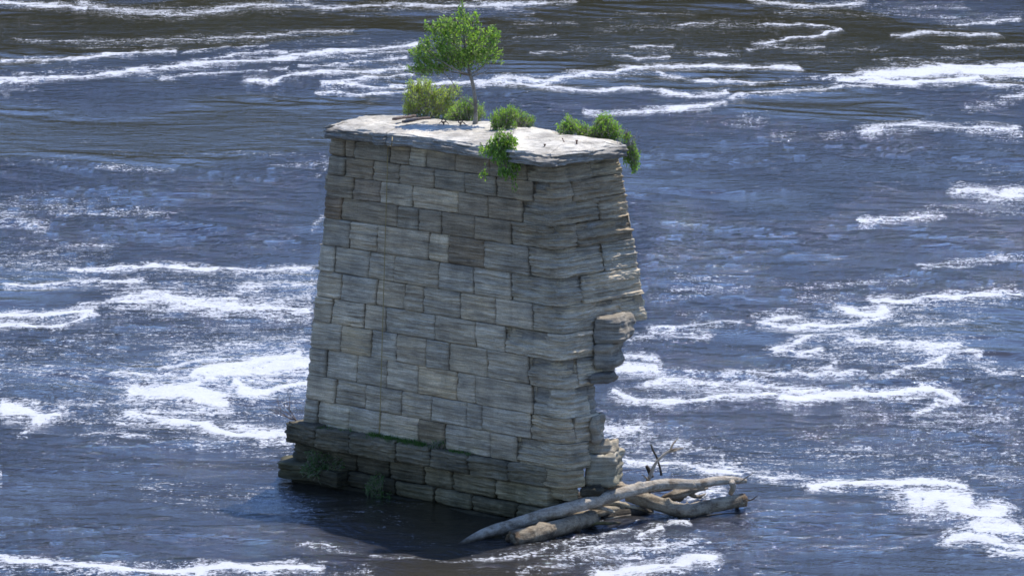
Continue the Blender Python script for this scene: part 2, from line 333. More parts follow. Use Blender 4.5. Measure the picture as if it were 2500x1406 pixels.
# foam streaks drifting on the river, plus one painted sun-sparkle line: (density, width, course)
FOAM_GLINT = [
(.55,36,[(600,1225),(680,1232),(745,1250)]),(.6,8,[(720,1330),(850,1350),(1000,1368),(1110,1378)]),(.55,10,[(640,1195),(700,1190)]),
(1,44,[(500,925),(600,905),(740,885)]),(1,40,[(340,970),(470,965),(560,985)]),(1,30,[(600,1065),(700,1078)]),(.95,30,[(400,738),(560,752),(740,766)]),(.95,24,[(300,745),(400,735)]),(1,24,[(0,1000),(110,1030)]),
(.62,80,[(330,715),(560,740),(750,730)]),(.6,90,[(430,855),(740,845)]),(.72,110,[(350,960),(560,930),(740,900)]),(.62,70,[(380,1030),(560,1050),(700,1060)]),(.5,70,[(0,640),(200,650)]),(.5,60,[(0,900),(250,915)]),(.45,44,[(150,830),(500,800)]),(.45,40,[(0,500),(230,505)]),
(.5,50,[(2000,765),(2400,785)]),(.5,56,[(1980,870),(2380,880)]),(.58,50,[(1560,945),(1950,965)]),(.55,80,[(1480,1070),(1750,1115)]),(.5,80,[(2150,1030),(2480,1020)]),(.47,60,[(1850,1115),(2480,1130)]),(.47,30,[(1450,70),(1900,60)]),(.42,30,[(1400,120),(1800,130)]),(.45,24,[(1900,30),(2500,50)]),(.45,30,[(300,20),(1300,28)]),(.42,20,[(100,108),(900,100)]),(.4,40,[(600,700),(1500,30)][:1]+[(640,690)]),(.45,60,[(1300,1350),(1600,1330)]),(.42,40,[(350,1190),(600,1230)]),
(.9,14,[(0,10),(80,12),(200,20)]),(.72,26,[(190,10),(260,22),(340,32),(450,35),(540,25),(620,14),(740,12)]),
(.8,16,[(740,12),(790,22),(850,18),(1000,14),(1100,16),(1250,14),(1320,12)]),(.8,12,[(1180,12),(1300,14),(1400,8)]),
(.8,16,[(1830,2),(1900,10),(1960,16),(2050,14),(2120,12)]),(.45,16,[(1500,32),(1600,36),(1680,34)]),(.45,14,[(1650,60),(1720,55),(1780,48)]),
(.5,18,[(2150,25),(2230,20),(2350,18)]),(.5,24,[(2300,60),(2400,45),(2500,40)]),(.8,8,[(2330,62),(2420,56),(2500,50)]),
(.6,12,[(30,98),(150,102),(300,100),(450,95)]),(.7,14,[(400,100),(520,92),(640,88),(740,80),(860,78)]),(.5,10,[(200,118),(330,115),(430,108),(560,96)]),
(.9,12,[(0,152),(80,148),(200,148),(280,136),(360,130),(425,128)]),(.7,8,[(450,130),(560,118),(660,114)]),(.6,10,[(40,180),(120,180),(190,168)]),
(.95,17,[(0,202),(100,196),(200,190),(300,180),(380,175),(450,162),(530,155),(640,144),(740,136),(830,132),(920,122),(1010,108)]),
(.8,10,[(470,148),(560,135),(640,126),(700,128)]),(.8,10,[(380,195),(460,188),(560,182),(640,175),(700,172)]),(.7,14,[(840,138),(900,142),(1000,128)]),
(.8,8,[(730,163),(820,158),(900,152),(1000,145)]),(.95,14,[(600,200),(660,204),(700,190),(780,180),(860,178),(920,172),(1010,165)]),
(.95,12,[(780,210),(830,200),(900,190),(1000,183)]),(.95,12,[(790,210),(860,208),(930,214),(1010,212)]),(.9,8,[(775,228),(840,229),(1000,225)]),
(.95,16,[(1010,205),(1200,200),(1260,190),(1340,195),(1420,185),(1500,180),(1540,170),(1600,166),(1700,165),(1800,164),(1900,166),(1955,168)]),
(.9,14,[(1260,190),(1290,212),(1380,215),(1450,222),(1520,216),(1600,224),(1680,235),(1740,232),(1785,228)]),
(.8,12,[(1600,180),(1650,190),(1720,200),(1800,204),(1870,205),(1910,200)]),(.5,24,[(1380,175),(1500,190),(1620,175)]),(.95,20,[(1170,205),(1250,203),(1300,210),(1340,200)]),
(.9,11,[(1430,278),(1500,275),(1580,274),(1660,268),(1720,262),(1765,252)]),(.8,10,[(1500,138),(1560,142),(1620,138)]),(.8,8,[(1540,115),(1640,112)]),(.8,10,[(1690,136),(1765,134)]),
(.6,10,[(1300,130),(1380,128)]),(.6,10,[(1260,95),(1360,88)]),(.5,14,[(1260,60),(1400,55)]),(.7,10,[(1660,62),(1740,58)]),(.85,8,[(1840,58),(1900,62),(1980,64),(2050,70)]),(.9,8,[(2045,68),(2010,85),(1940,95),(1880,105),(1840,108)]),
(.7,10,[(1820,122),(1880,112),(1960,118),(2010,115)]),(.8,12,[(2190,90),(2250,80),(2320,84),(2440,86)]),(.7,8,[(2300,116),(2380,115),(2450,112),(2500,112)]),(.6,8,[(2130,145),(2200,145),(2290,142),(2380,135)]),
(.5,14,[(1960,130),(2060,125),(2150,120)]),(1,34,[(2120,190),(2200,178),(2300,172),(2400,178),(2500,180)]),(1,20,[(2040,196),(2120,196),(2200,202),(2300,198),(2400,190)]),(.9,14,[(2380,205),(2440,212),(2500,212)]),(1,18,[(2300,165),(2500,162)]),
(.8,8,[(2000,190),(2100,182),(2170,172)]),(.8,14,[(1790,240),(1850,230),(1930,226),(2000,222),(2080,212),(2140,214)]),(.6,10,[(1800,205),(1900,200),(2000,186)]),
(.85,12,[(2500,236),(2440,244)]),(.6,12,[(2360,265),(2420,258),(2480,240)]),(.55,16,[(1790,305),(1850,295),(1870,283),(1820,290)]),
(.85,16,[(2100,325),(2160,312),(2240,308),(2300,312),(2330,316),(2400,318),(2480,320)]),(.6,10,[(2010,332),(2080,328)]),(.5,14,[(2430,325),(2470,335)]),(.4,16,[(1900,325),(1960,320),(1900,338)]),
(.95,20,[(2340,468),(2380,472),(2440,476),(2500,476)]),(.9,10,[(2320,475),(2370,464)]),(.8,12,[(2100,545),(2160,540),(2210,534),(2290,530)]),(.5,16,[(2240,522),(2290,510),(2380,515),(2500,512)]),
(.35,18,[(2250,410),(2350,400),(2420,405)]),(.4,20,[(2400,430),(2500,415)]),(.7,12,[(2240,655),(2300,646),(2380,638),(2440,628),(2500,630)]),(.5,14,[(1950,705),(2080,695),(2150,690),(2210,685)]),
(.5,20,[(1650,688),(1720,685),(1790,690),(1720,705),(1640,710)]),(.45,14,[(1580,725),(1640,722),(1700,712)]),(.4,12,[(1800,700),(1900,700),(1960,705)]),(.5,22,[(1950,730),(2000,735)]),
(.95,18,[(2130,732),(2200,736),(2300,730),(2400,722),(2500,722)]),(.6,30,[(2150,760),(2230,752),(2330,742),(2450,732),(2500,730)]),(1,26,[(2060,758),(2100,768),(2140,766),(2160,755)]),
(.95,16,[(2160,775),(2080,790),(2000,798),(1920,800),(1860,798)]),(.95,20,[(1870,790),(1900,775),(1940,775)]),(.7,12,[(1840,768),(1900,768),(1960,765)]),(.55,26,[(2150,780),(2250,795),(2350,790)]),(.7,10,[(2200,800),(2280,798),(2360,785)]),
(.8,12,[(1580,810),(1650,808),(1720,800),(1810,796)]),(.75,14,[(1540,830),(1620,828),(1730,822)]),(.5,16,[(1660,775),(1730,772)]),(.9,18,[(1510,875),(1560,872),(1600,878)]),(.95,24,[(1510,905),(1560,900),(1610,905)]),
(.85,16,[(1895,858),(1940,845),(1980,825),(2060,818),(2110,830)]),(.8,12,[(1900,860),(1960,860),(2010,862)]),(.85,22,[(2040,825),(2110,840),(2180,840),(2260,845),(2330,850)]),(.9,26,[(2210,845),(2260,852),(2330,838)]),
(.85,16,[(2260,858),(2330,862),(2400,862)]),(.9,24,[(2300,868),(2250,885),(2220,900)]),(.8,10,[(2170,912),(2230,904)]),(.6,14,[(2040,860),(2100,850),(2130,845)]),(.85,16,[(2030,880),(2030,900),(2000,905)]),(.9,12,[(1810,915),(1880,905),(2000,912),(2100,914)]),
(.6,10,[(2110,918),(2170,915)]),(.85,30,[(1590,940),(1680,930),(1740,940),(1800,930),(1860,938)]),(.9,26,[(1850,940),(1930,950),(2000,955),(2020,962)]),(1,22,[(1900,970),(1960,975),(2030,965),(2130,960),(2230,958),(2300,955)]),
(1,24,[(2260,948),(2310,960),(2340,972)]),(.85,16,[(2340,975),(2280,980),(2270,1000),(2220,1015)]),(.95,18,[(1500,965),(1560,980),(1640,990),(1720,985),(1800,970),(1880,965)]),(.6,14,[(1700,965),(1770,958)]),
(.6,18,[(2370,880),(2430,875),(2380,895),(2450,910),(2500,900)]),(.5,40,[(2300,1010),(2380,1005),(2480,990)]),(.45,40,[(2200,1040),(2350,1040),(2480,1030)]),(.6,16,[(2160,1030),(2210,1010)]),
(.5,30,[(1470,1020),(1520,1030),(1600,1040),(1650,1060)]),(.85,40,[(1460,1050),(1520,1055),(1570,1045)]),(.6,50,[(1480,1080),(1560,1090),(1660,1080)]),(.95,16,[(1510,1125),(1580,1135),(1650,1135),(1700,1145),(1760,1150),(1800,1160)]),
(.85,18,[(1740,1145),(1790,1138),(1830,1160),(1880,1165)]),(.7,24,[(1880,1165),(1960,1165),(2050,1170)]),(.5,24,[(1920,1120),(2000,1095),(2100,1100),(2160,1115),(2250,1110),(2400,1110)]),(.5,24,[(1950,1070),(2060,1050),(2160,1040)]),
(.55,16,[(2160,1150),(2250,1155),(2400,1165),(2500,1170)]),(.5,24,[(2380,1115),(2440,1140),(2500,1165)]),(.5,22,[(1810,1130),(1900,1135),(2020,1110)]),(1,22,[(1970,1185),(2060,1185),(2160,1185),(2230,1175),(2300,1182),(2350,1190)]),
(1,60,[(2215,1218),(2290,1220),(2350,1230)]),(1,44,[(2330,1245),(2400,1265),(2440,1250)]),(1,56,[(2400,1290),(2470,1295)]),(1,24,[(2325,1322),(2380,1310),(2440,1330),(2500,1350)]),(.95,20,[(2430,1345),(2500,1362)]),
(1,30,[(1440,1400),(1560,1390),(1660,1375),(1750,1365)]),(.7,30,[(1400,1350),(1500,1335),(1600,1335),(1690,1325)]),(.95,16,[(1560,1300),(1620,1290)]),(.95,12,[(1540,1340),(1610,1328)]),(.6,24,[(1330,1365),(1440,1350),(1560,1355)]),
(.9,14,[(1640,1268),(1690,1275)]),(.9,20,[(1700,1220),(1760,1210)]),(.6,20,[(1270,1400),(1360,1385)]),(.72,11,[(1120,1375),(1250,1358),(1350,1340),(1440,1312),(1560,1270)]),  # last stroke paints the wake's line of sun sparkles as pale foam
(1,20,[(0,1368),(60,1378),(150,1388),(300,1395),(450,1390),(560,1388),(700,1382),(790,1388)]),(.6,20,[(0,1395),(200,1403)]),(.5,20,[(450,1400),(900,1402)]),(.95,18,[(0,990),(60,1008),(110,1030)]),(1,26,[(95,1030),(130,1020)]),(.7,22,[(130,1010),(190,995),(240,985)]),(.8,14,[(70,1062),(90,1058)]),
(.7,8,[(205,1062),(260,1070),(320,1075),(360,1082)]),(.6,14,[(140,1030),(240,1030),(330,1018)]),(1,40,[(330,960),(400,960),(470,950)]),(.9,30,[(310,1020),(380,1030),(430,1045)]),(.7,40,[(370,1010),(470,1020),(560,1010)]),
(1,22,[(420,1040),(500,1050),(560,1070),(640,1065),(710,1080)]),(.85,26,[(560,1045),(640,1050),(700,1060)]),(1,30,[(470,915),(560,895),(640,880),(740,870)]),(1,18,[(560,945),(630,965),(690,950),(745,940)]),(.8,18,[(400,900),(480,880),(560,870)]),(.8,20,[(290,915),(400,920),(480,935)]),
(.5,50,[(560,850),(650,840),(740,820)]),(.7,20,[(500,985),(600,960)]),(.95,20,[(285,735),(360,725),(450,735),(560,730)]),(.8,30,[(390,735),(430,760),(520,755),(620,760),(740,765)]),(.7,30,[(580,710),(680,700),(760,700)]),(.95,20,[(690,760),(750,755)]),(.7,40,[(650,740),(750,725)]),
(.8,10,[(200,750),(280,745)]),(.95,14,[(180,665),(300,662),(400,660),(520,665),(640,662),(770,660)]),(.7,16,[(560,675),(620,670)]),(.9,10,[(0,700),(100,700),(230,695),(350,694)]),(.5,40,[(80,650),(150,660),(180,640)]),(1,16,[(0,772),(100,770),(200,765),(225,770)]),(.95,12,[(225,772),(150,795),(60,795),(0,790)]),
(.45,30,[(0,860),(150,850),(250,850),(450,830)]),(.45,50,[(20,930),(120,930),(200,920)]),(.45,30,[(150,830),(250,815)]),(.5,20,[(20,490),(120,500),(220,500)]),(.6,12,[(120,520),(200,520),(330,518),(420,530)]),(.7,18,[(0,535),(60,545),(110,560)]),(.5,24,[(0,610),(80,620),(200,600),(260,595)]),
(.42,40,[(0,640),(60,680)]),(.5,12,[(240,405),(300,415),(420,420)]),(.35,8,[(80,390),(300,375),(800,378)]),(.6,14,[(770,560),(785,530)]),(.6,14,[(790,420),(800,400)]),(.5,12,[(660,412),(780,405)]),
]
CALM = [(-.8,330,[(150,60),(350,80),(600,60),(80,330),(300,345),(600,300)]),(-.8,420,[(1500,100),(1900,105),(2300,115),(1650,90)]),(-.5,250,[(700,340),(2150,430),(2000,270)]),
        (.5,300,[(1700,550),(2200,700),(1500,500),(2300,600),(200,450),(500,560)])]
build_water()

# river bed far below and the wooded far bank the water mirrors
def far_bank():
    n = 420; X = np.linspace(-420, 420, n); rows_ = []
    for j, (y, z) in enumerate([(285, -1), (286, 1.0), (288, 11), (290, 20), (294, 26), (302, 30), (330, 31), (420, 30), (700, -1)]):
        bump = gnoise(X / 11, np.full(n, j * .35), 61) * 5 + gnoise(X / 4, np.full(n, j * .8), 62) * 3
        k = 0 if z < 2 else 1
        rows_.append(np.stack([X, y + gnoise(X / 9, np.full(n, j * .5), 63) * 5 + .02 * np.abs(X), z + bump * k * (.6 if j < 8 else 0)], -1))
    mb = MB(); mb.grid(np.array(rows_)); t = NT('bank_woods'); b = t.n('BsdfPrincipled'); nn = t.noise(t.pos(), .6, 5, .7)
    t.set(b, Base_Color=t.ramp(nn, (.35, (.02, .03, .012)), (.65, (.06, .075, .03))), Roughness=.95); t.l(b.outputs[0], t.out.inputs[0])
    o = mb.build('far_bank', t.m); o['kind'] = 'structure'; o['label'] = 'dark wooded far bank beyond the top of the picture'
far_bank()

# ------------------------------------------------------------------ the stone pier
ZT = 7.72; ZS = 1.29; ZC = 8.08
PT = [at_z(805, 335, ZT)[:2], at_z(1347, 404, ZT)[:2], at_z(1519, 378, ZT)[:2]]; PT.append(PT[0] + PT[2] - PT[1])
PB = [at_z(737, 1030, ZS)[:2], at_z(1383, 1152, ZS)[:2], at_z(1640, 1104, ZS)[:2]]; PB.append(PB[0] + PB[2] - PB[1])
PT = np.array(PT); PB = np.array(PB)
RAD = [.15, .38, .12, .15]
def curve(s, z, off=0):
    s = np.asarray(s, float); z = np.asarray(z, float); t = ((ZT - z) / (ZT - ZS))[..., None]
    s = np.mod(s, 4); e = np.clip(np.floor(s), 0, 3).astype(int); fr = (s - e)[..., None]
    C = lambda i: PT[i % 4] * (1 - t) + PB[i % 4] * t
    A, B = C(e), C((e + 1) % 4); L = np.linalg.norm(B - A, axis=-1, keepdims=True); T = (B - A) / L
    p = A + (B - A) * fr; tan = T.copy()
    rad = np.array(RAD)
    for which in (0, 1):
        ci = (e + 1) % 4 if which == 0 else e; r = rad[ci][..., None]
        dist = (1 - fr) * L if which == 0 else fr * L
        tt = .5 - .5 * dist / r if which == 0 else .5 + .5 * dist / r
        Cc = C(ci); Pv = C((ci + 3) % 4); Nx = C((ci + 1) % 4)
        e1 = (Cc - Pv) / np.linalg.norm(Cc - Pv, axis=-1, keepdims=True); e2 = (Nx - Cc) / np.linalg.norm(Nx - Cc, axis=-1, keepdims=True)
        a = Cc - r * e1; b = Cc + r * e2
        q = (1 - tt) ** 2 * a + 2 * tt * (1 - tt) * Cc + tt ** 2 * b
        dq = (1 - tt) * (Cc - a) + tt * (b - Cc); dq /= np.linalg.norm(dq, axis=-1, keepdims=True)
        m = dist < r; p = np.where(m, q, p); tan = np.where(m, dq, tan)
    nrm = np.stack([tan[..., 1], -tan[..., 0]], -1)
    xy = p + nrm * np.asarray(off)[..., None]
    return np.concatenate([xy, z[..., None]], -1)
ELEN = [6.6, 2.3, 6.6, 2.3]
def s_len(s0, s1):
    L = 0; s = s0
    while s < s1 - 1e-9:
        e = int(math.floor(s + 1e-9)); nx = min(s1, e + 1); L += (nx - s) * ELEN[e % 4]; s = nx
    return L
def beds(M, Z, f, seed, wob=0):
    k = np.floor((Z + wob) * f); return vnoise(M * 1.1 + k * 17.3, k, seed)
def block(mb, s0, s1, z0, z1, off, seed, amp=.014, col=(1, 1, 1), res=.03, depth=.42, gap=.007, sag=0):
    L = s_len(s0, s1); h = z1 - z0; gs = gap * (s1 - s0) / L
    ns = max(3, int(L / res)); nz = max(3, int(h / (res * .5)))
    # spread columns evenly in metres
    ss = [s0 + gs]; 
    S = np.interp(np.linspace(0, 1, ns + 1), *_metric(s0 + gs, s1 - gs)); m = np.linspace(0, L, ns + 1); Z = np.linspace(z0 + gap * .8, z1 - gap * .8, nz + 1)
    SS, ZZ = np.meshgrid(S, Z); MM, _ = np.meshgrid(m, Z)
    eu = np.minimum(MM, L - MM); ez = np.minimum(ZZ - z0, z1 - ZZ)
    sd_ = seed * 3.71
    wob = gnoise(MM * 1.1 + sd_, ZZ * 1.5, seed) * .018
    lay = .6 * beds(MM + sd_, ZZ, 11, seed, wob) + .4 * beds(MM * 2 + sd_, ZZ, 19, seed + 2, wob) - .5
    lay2 = beds(MM * 2.2 + sd_, ZZ, 30, seed + 5, wob * .6) - .5
    lay3 = gnoise(MM * 9 + sd_, ZZ * 30, seed + 9)
    lay = np.sign(lay) * np.abs(lay * 2) ** .6 * .5
    big = gnoise(MM * 1.8 + sd_, ZZ * 2.6, seed + 3)
    chip = np.clip(gnoise(MM * 4 + sd_, ZZ * 5, seed + 11) - .18, 0, 1)
    ampv = amp * random.Random(seed).uniform(.55, 1.5) if amp < .03 else amp
    D = off + ampv * (2.0 * lay + 1.3 * lay2 + 1.0 * lay3) + (.030 if amp < .03 else .012) * big - .10 * chip * np.exp(-np.minimum(eu, ez) / .08)
    D -= (.030 + .03 * gnoise(MM * 3 + sd_, ZZ * 4, seed + 31)) * np.exp(-eu / .022) + (.026 * (1 if amp < .03 else .35) + .03 * gnoise(MM * 2 + sd_, ZZ * 5, seed + 32)) * np.exp(-ez / .02) + sag * (1 - (ZZ - z0) / h)
    # layered colour follows the beds
    if amp > .03:
        rec = np.clip(vnoise(MM * 1.5 + sd_, ZZ * 0 + seed, seed + 41) - .34, 0, 1) * .42
        for q_, fr_ in enumerate((.42, .60, .78)):
            hs = z0 + h * (fr_ + .22 * (vnoise(MM * 2.0 + sd_, ZZ * 0 + q_, seed + 43) - .5))
            D -= rec * .45 * np.clip((ZZ - hs) / .016, 0, 1)
        D += .022 * (beds(MM * 2.4 + sd_, ZZ, 44, seed + 52, wob) - .5) + .03 * np.clip(gnoise(MM * 5 + sd_, ZZ * 9, seed + 53), -1, .1)
        D += .02 * (beds(MM * 1.6 + sd_, ZZ, 9, seed + 42, wob) - .5)
    shade = .80 + .40 * vnoise(MM * .7 + sd_, ZZ * 13, seed + 21)
    C = np.asarray(col)[None, None, :] * shade[..., None]
    # returns into the wall
    for k, dep in enumerate((.06, .2, depth)):
        SS = np.pad(SS, 1, mode='edge'); ZZ = np.pad(ZZ, 1, mode='edge'); Dp = np.pad(D, 1, mode='edge')
        m_ = np.ones(SS.shape, bool); m_[1:-1, 1:-1] = False
        base = off - dep; Dp[m_] = base; D = Dp
        SS = SS + np.where(m_, (vnoise(ZZ * 9 + k, SS * 40, seed) - .5) * .012 * (s1 - s0) / max(L, .1), 0)
        C = np.pad(C, ((1, 1), (1, 1), (0, 0)), mode='edge')
    P = curve(SS, ZZ, D)
    mb.grid(P, C)
def _metric(s0, s1):
    ks = [s0] + [k for k in range(int(math.ceil(s0 + 1e-6)), int(math.floor(s1 - 1e-6)) + 1)] + [s1]
    d = [0]
    for a, b in zip(ks[:-1], ks[1:]): d.append(d[-1] + s_len(a, b))
    d = np.array(d) / d[-1]; return d, np.array(ks)

YB = [332, 375, 422, 473, 526, 592, 656, 718, 778, 844, 911, 970, 1030]
ZB = [ZT - (y - 332) / 698 * (ZT - ZS) for y in YB]
LJ = [[843, 867, 955, 1004, 1044, 1116, 1200, 1285], [844, 913, 979, 1065, 1140, 1215, 1300], [862, 932, 1011, 1123, 1195, 1275], [834, 974, 1027, 1083, 1164, 1250],
      [856, 925, 1052, 1100, 1188, 1292], [817, 904, 968, 1077, 1161, 1250], [835, 923, 993, 1039, 1128, 1213, 1300], [812, 892, 946, 1067, 1167, 1237],
      [836, 911, 973, 1047, 1103, 1195, 1292], [797, 874, 949, 1027, 1121, 1167, 1300], [822, 897, 987, 1060, 1146, 1183, 1297], [777, 856, 934, 1030, 1094, 1203, 1266]]
SJ = [[1447, 0], [1399, 0], [1466, 0], [1410, 0], [1475, 0], [1422, 0], [1518, 0], [1451, 1], [1413, 1472], [1443, 1], [1407, 1476], [1443, 1]]
FCORE = [1, 1, 1, 1, 1, 1, .98, .70, .60, .36, .34, .34]
def lx(k, f):   # image x of left, near and right corner at course k
    y = (YB[k] + YB[k + 1]) / 2; q = (y - 332) / 698
    return 805 - 68 * q, 1347 + 36 * q, 1519 + 121 * q
TINT = {(2, 1): (.62, .58, .55), (3, 0): (.60, .52, .46), (4, 4): (.55, .50, .45), (4, 3): (1.12, 1.08, 1.0), (9, 4): (1.10, 1.02, .90), (11, 4): (.62, .57, .5), (11, 3): (1.12, 1.1, 1.08), (2, 3): (1.05, 1.0, .92), (2, 2): (1.02, 1, .95), (8, 1): (1.02, .97, .88), (0, 4): (1.0, 1.0, .95)}
pier = thing('stone_pier', 'tall tapering limestone bridge pier standing alone in the river with a collapsed lower corner', 'bridge pier', (*((PB[0] + PB[2]) / 2), 0))
mb = MB(); seed = 1
for k in range(12):
    z1, z0 = ZB[k], ZB[k + 1]; xl, xn, xr = lx(k, 0)
    sj = [(x - xl) / (xn - xl) for x in LJ[k]]
    a, b = SJ[k]; s1 = 1 + (a - xn) / (xr - xn)
    ends = [0.0] + sj
    short = []
    if b == 0: short = [(s1, 2.0 - .0)]
    elif b > 1: short = [(s1, 1 + (b - xn) / (xr - xn))]
    runs = list(zip(ends[:-1], ends[1:])) + [(ends[-1], s1)] + short
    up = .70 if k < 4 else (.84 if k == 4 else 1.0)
    for i, (u0, u1) in enumerate(runs):
        seed += 1; rr = random.Random(seed * 7)
        onshort = u1 > 1.02
        c = TINT.get((k, i))
        if c is None:
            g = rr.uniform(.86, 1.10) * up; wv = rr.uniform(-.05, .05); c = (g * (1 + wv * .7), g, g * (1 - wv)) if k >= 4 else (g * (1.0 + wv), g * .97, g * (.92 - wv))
        off = rr.uniform(-.022, .022) + (.02 if i == 0 else 0)
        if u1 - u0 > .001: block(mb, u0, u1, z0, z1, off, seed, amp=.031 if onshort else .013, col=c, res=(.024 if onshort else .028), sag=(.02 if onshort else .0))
    # left end face (seen edge-on) and the back face
    for (u0, u1) in ((3.0, 3.36), (3.36, 3.72), (3.72, 4.0)):
        seed += 1; block(mb, u0, u1, z0, z1, random.uniform(-.05, .06), seed, amp=.03, res=.05, col=(up,) * 3)
    st = 2.0 if k < 7 else 2.32 + .03 * (k % 3)
    js = np.linspace(st, 3.0, 7)
    for u0, u1 in zip(js[:-1], js[1:]):
        seed += 1; block(mb, u0, u1, z0, z1, random.uniform(-.03, .03), seed, amp=.02, res=.09, col=(up,) * 3)
mb.build('shaft', M_STONE, pier)

def rock(mb, poly, z0, z1, res=.05, amp=.03, seed=0, col=(1, 1, 1), top=.03, rnd=.05, flare=0, rings=10, hz=None, dome=0, blob=0):
    """rough layered stone prism; poly is a counter-clockwise plan outline"""
    poly = np.asarray(poly, float)[:, :2]; n = len(poly); pts = []; nr = []
    for i in range(n):
        a, b = poly[i], poly[(i + 1) % n]; L = np.linalg.norm(b - a); m = max(2, int(L / res)); T = (b - a) / L
        for j in range(m): pts.append(a + (b - a) * j / m); nr.append((T[1], -T[0]))
    pts = np.array(pts); nr = np.array(nr)
    for _ in range(3): nr = (np.roll(nr, 1, 0) + nr + np.roll(nr, -1, 0)); nr /= np.linalg.norm(nr, axis=1)[:, None]
    kk = max(1, int(rnd / res)); 
    for _ in range(kk * 2): pts = (np.roll(pts, 1, 0) + 2 * pts + np.roll(pts, -1, 0)) / 4
    m = len(pts); arc = np.concatenate([[0], np.cumsum(np.linalg.norm(np.diff(pts, axis=0), axis=1))])
    zs = np.linspace(z0, z1, max(3, int((z1 - z0) / (res * .5))) + 1)
    ZZ, AA = np.meshgrid(zs, arc, indexing='ij'); cx = pts.mean(0)
    sd_ = seed * 5.3
    per = arc[-1] + res; w_ = np.clip(1 - (per - AA) / .4, 0, 1)   # blend the seam
    def nf(f, a, b, s): return f(AA * a + sd_, ZZ * b, s) * (1 - w_) + f((AA - per) * a + sd_, ZZ * b, s) * w_
    bf = lambda x, z, s_: beds(x, z / 20, 17, s_)
    lay = nf(bf, 1.0, 20, seed) - .5
    D = amp * (1.8 * lay + 1.0 * (nf(vnoise, 3, 45, seed + 1) - .5) + 1.2 * nf(gnoise, 8, 12, seed + 2) + 3.0 * nf(gnoise, 1.3, 1.6, seed + 3))
    D = D + blob * (nf(gnoise, 2.2, 2.6, seed + 12) * 1.4 + nf(gnoise, 6, 7, seed + 13) * .6)
    ez = np.minimum(ZZ - z0, z1 - ZZ); D = D - rnd * .8 * np.exp(-ez / .03) + flare * ((ZZ - z0) / (z1 - z0) - .5)
    P = np.concatenate([pts[None] + nr[None] * D[..., None], ZZ[..., None]], -1)
    shade = .88 + .24 * vnoise(AA * .8 + sd_, ZZ * 15, seed + 8)
    C = np.asarray(col)[None, None] * shade[..., None]
    # top rings toward the middle
    last = P[-1]; rg = []
    for t_ in np.linspace(0, 1, rings + 1)[1:]:
        q = last[:, :2] * (1 - t_) + (cx + (last[:, :2] - cx) * .02) * t_
        x, y = q[:, 0], q[:, 1]
        hgt = top * (gnoise(x * 1.7 + seed, y * 1.7, seed + 4) + .6 * gnoise(x * 6, y * 6, seed + 5) + .4 * gnoise(x * 15, y * 15, seed + 6)) * min(1, t_ * 3 + .2) + dome * t_
        rg.append(np.concatenate([q, (last[:, 2] + hgt)[:, None]], 1))
    P = np.concatenate([P, np.array(rg)]); C = np.concatenate([C, np.tile(np.asarray(col, float), (rings, m, 1))])
    bot = P[0][None].copy(); bot[..., :2] = cx + (bot[..., :2] - cx) * .02; P = np.concatenate([bot, P]); C = np.concatenate([C[:1], C])
    mb.grid(P, C, wrap=True)

# rubble heart of the shaft, bare where the lower corner has fallen away
mb = MB()
def cpt(s, z, off): return curve(np.array(s), np.array(z), np.array(off))[:2]
for k in range(12):
    z1, z0 = ZB[k] + .02, ZB[k + 1] - .02; zm = (z0 + z1) / 2; f = FCORE[k]
    ins = -.16
    if f > .95: poly = [cpt(.03, zm, ins), cpt(.95, zm, ins), cpt(1.12, zm, ins), cpt(1.88, zm, ins), cpt(2.03, zm, ins), cpt(2.97, zm, ins), cpt(3.12, zm, ins), cpt(3.9, zm, ins)]
    else:
        e_ = cpt(1 + f, zm, -.10); g_ = cpt(2.34, zm, ins)
        poly = [cpt(.03, zm, ins), cpt(.95, zm, ins), cpt(1.12, zm, ins), e_, (e_ * .55 + g_ * .45) + np.array([-.1, -.1]), g_, cpt(2.97, zm, ins), cpt(3.12, zm, ins), cpt(3.9, zm, ins)]
    rock(mb, poly, z0, z1, res=.06, amp=.035, seed=200 + k, rings=3)
# ragged stones sticking out of the break
def chunk(mb, x0, x1, y0, y1, Y, dep, seed, amp=.03, col=(1, 1, 1), skew=.3, **kw):
    a = at_y(x0, y1, Y); b = at_y(x1, y1, Y); t_ = at_y((x0 + x1) / 2, y0, Y)
    poly = [a[:2], b[:2], b[:2] + np.array([skew * dep, dep]), a[:2] + np.array([skew * dep, dep])]
    rock(mb, poly, a[2], t_[2], seed=seed, amp=amp * 1.5, col=col, **kw)
YN = PB[1][1]
chunk(mb, 1446, 1517, 776, 842, YN + .85, .9, 301, amp=.010, blob=.10, rnd=.09, col=(.85, .84, .82))
chunk(mb, 1450, 1500, 842, 902, YN + .75, .8, 302, amp=.010, blob=.11, rnd=.08, col=(.9, .88, .84))
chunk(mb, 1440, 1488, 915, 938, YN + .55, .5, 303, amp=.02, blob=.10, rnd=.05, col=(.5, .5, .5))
chunk(mb, 1440, 1461, 1018, 1085, YN + .5, .5, 304, amp=.012, blob=.08, col=(.9, .86, .78))
mb.build('rubble_core', M_CORE, pier)

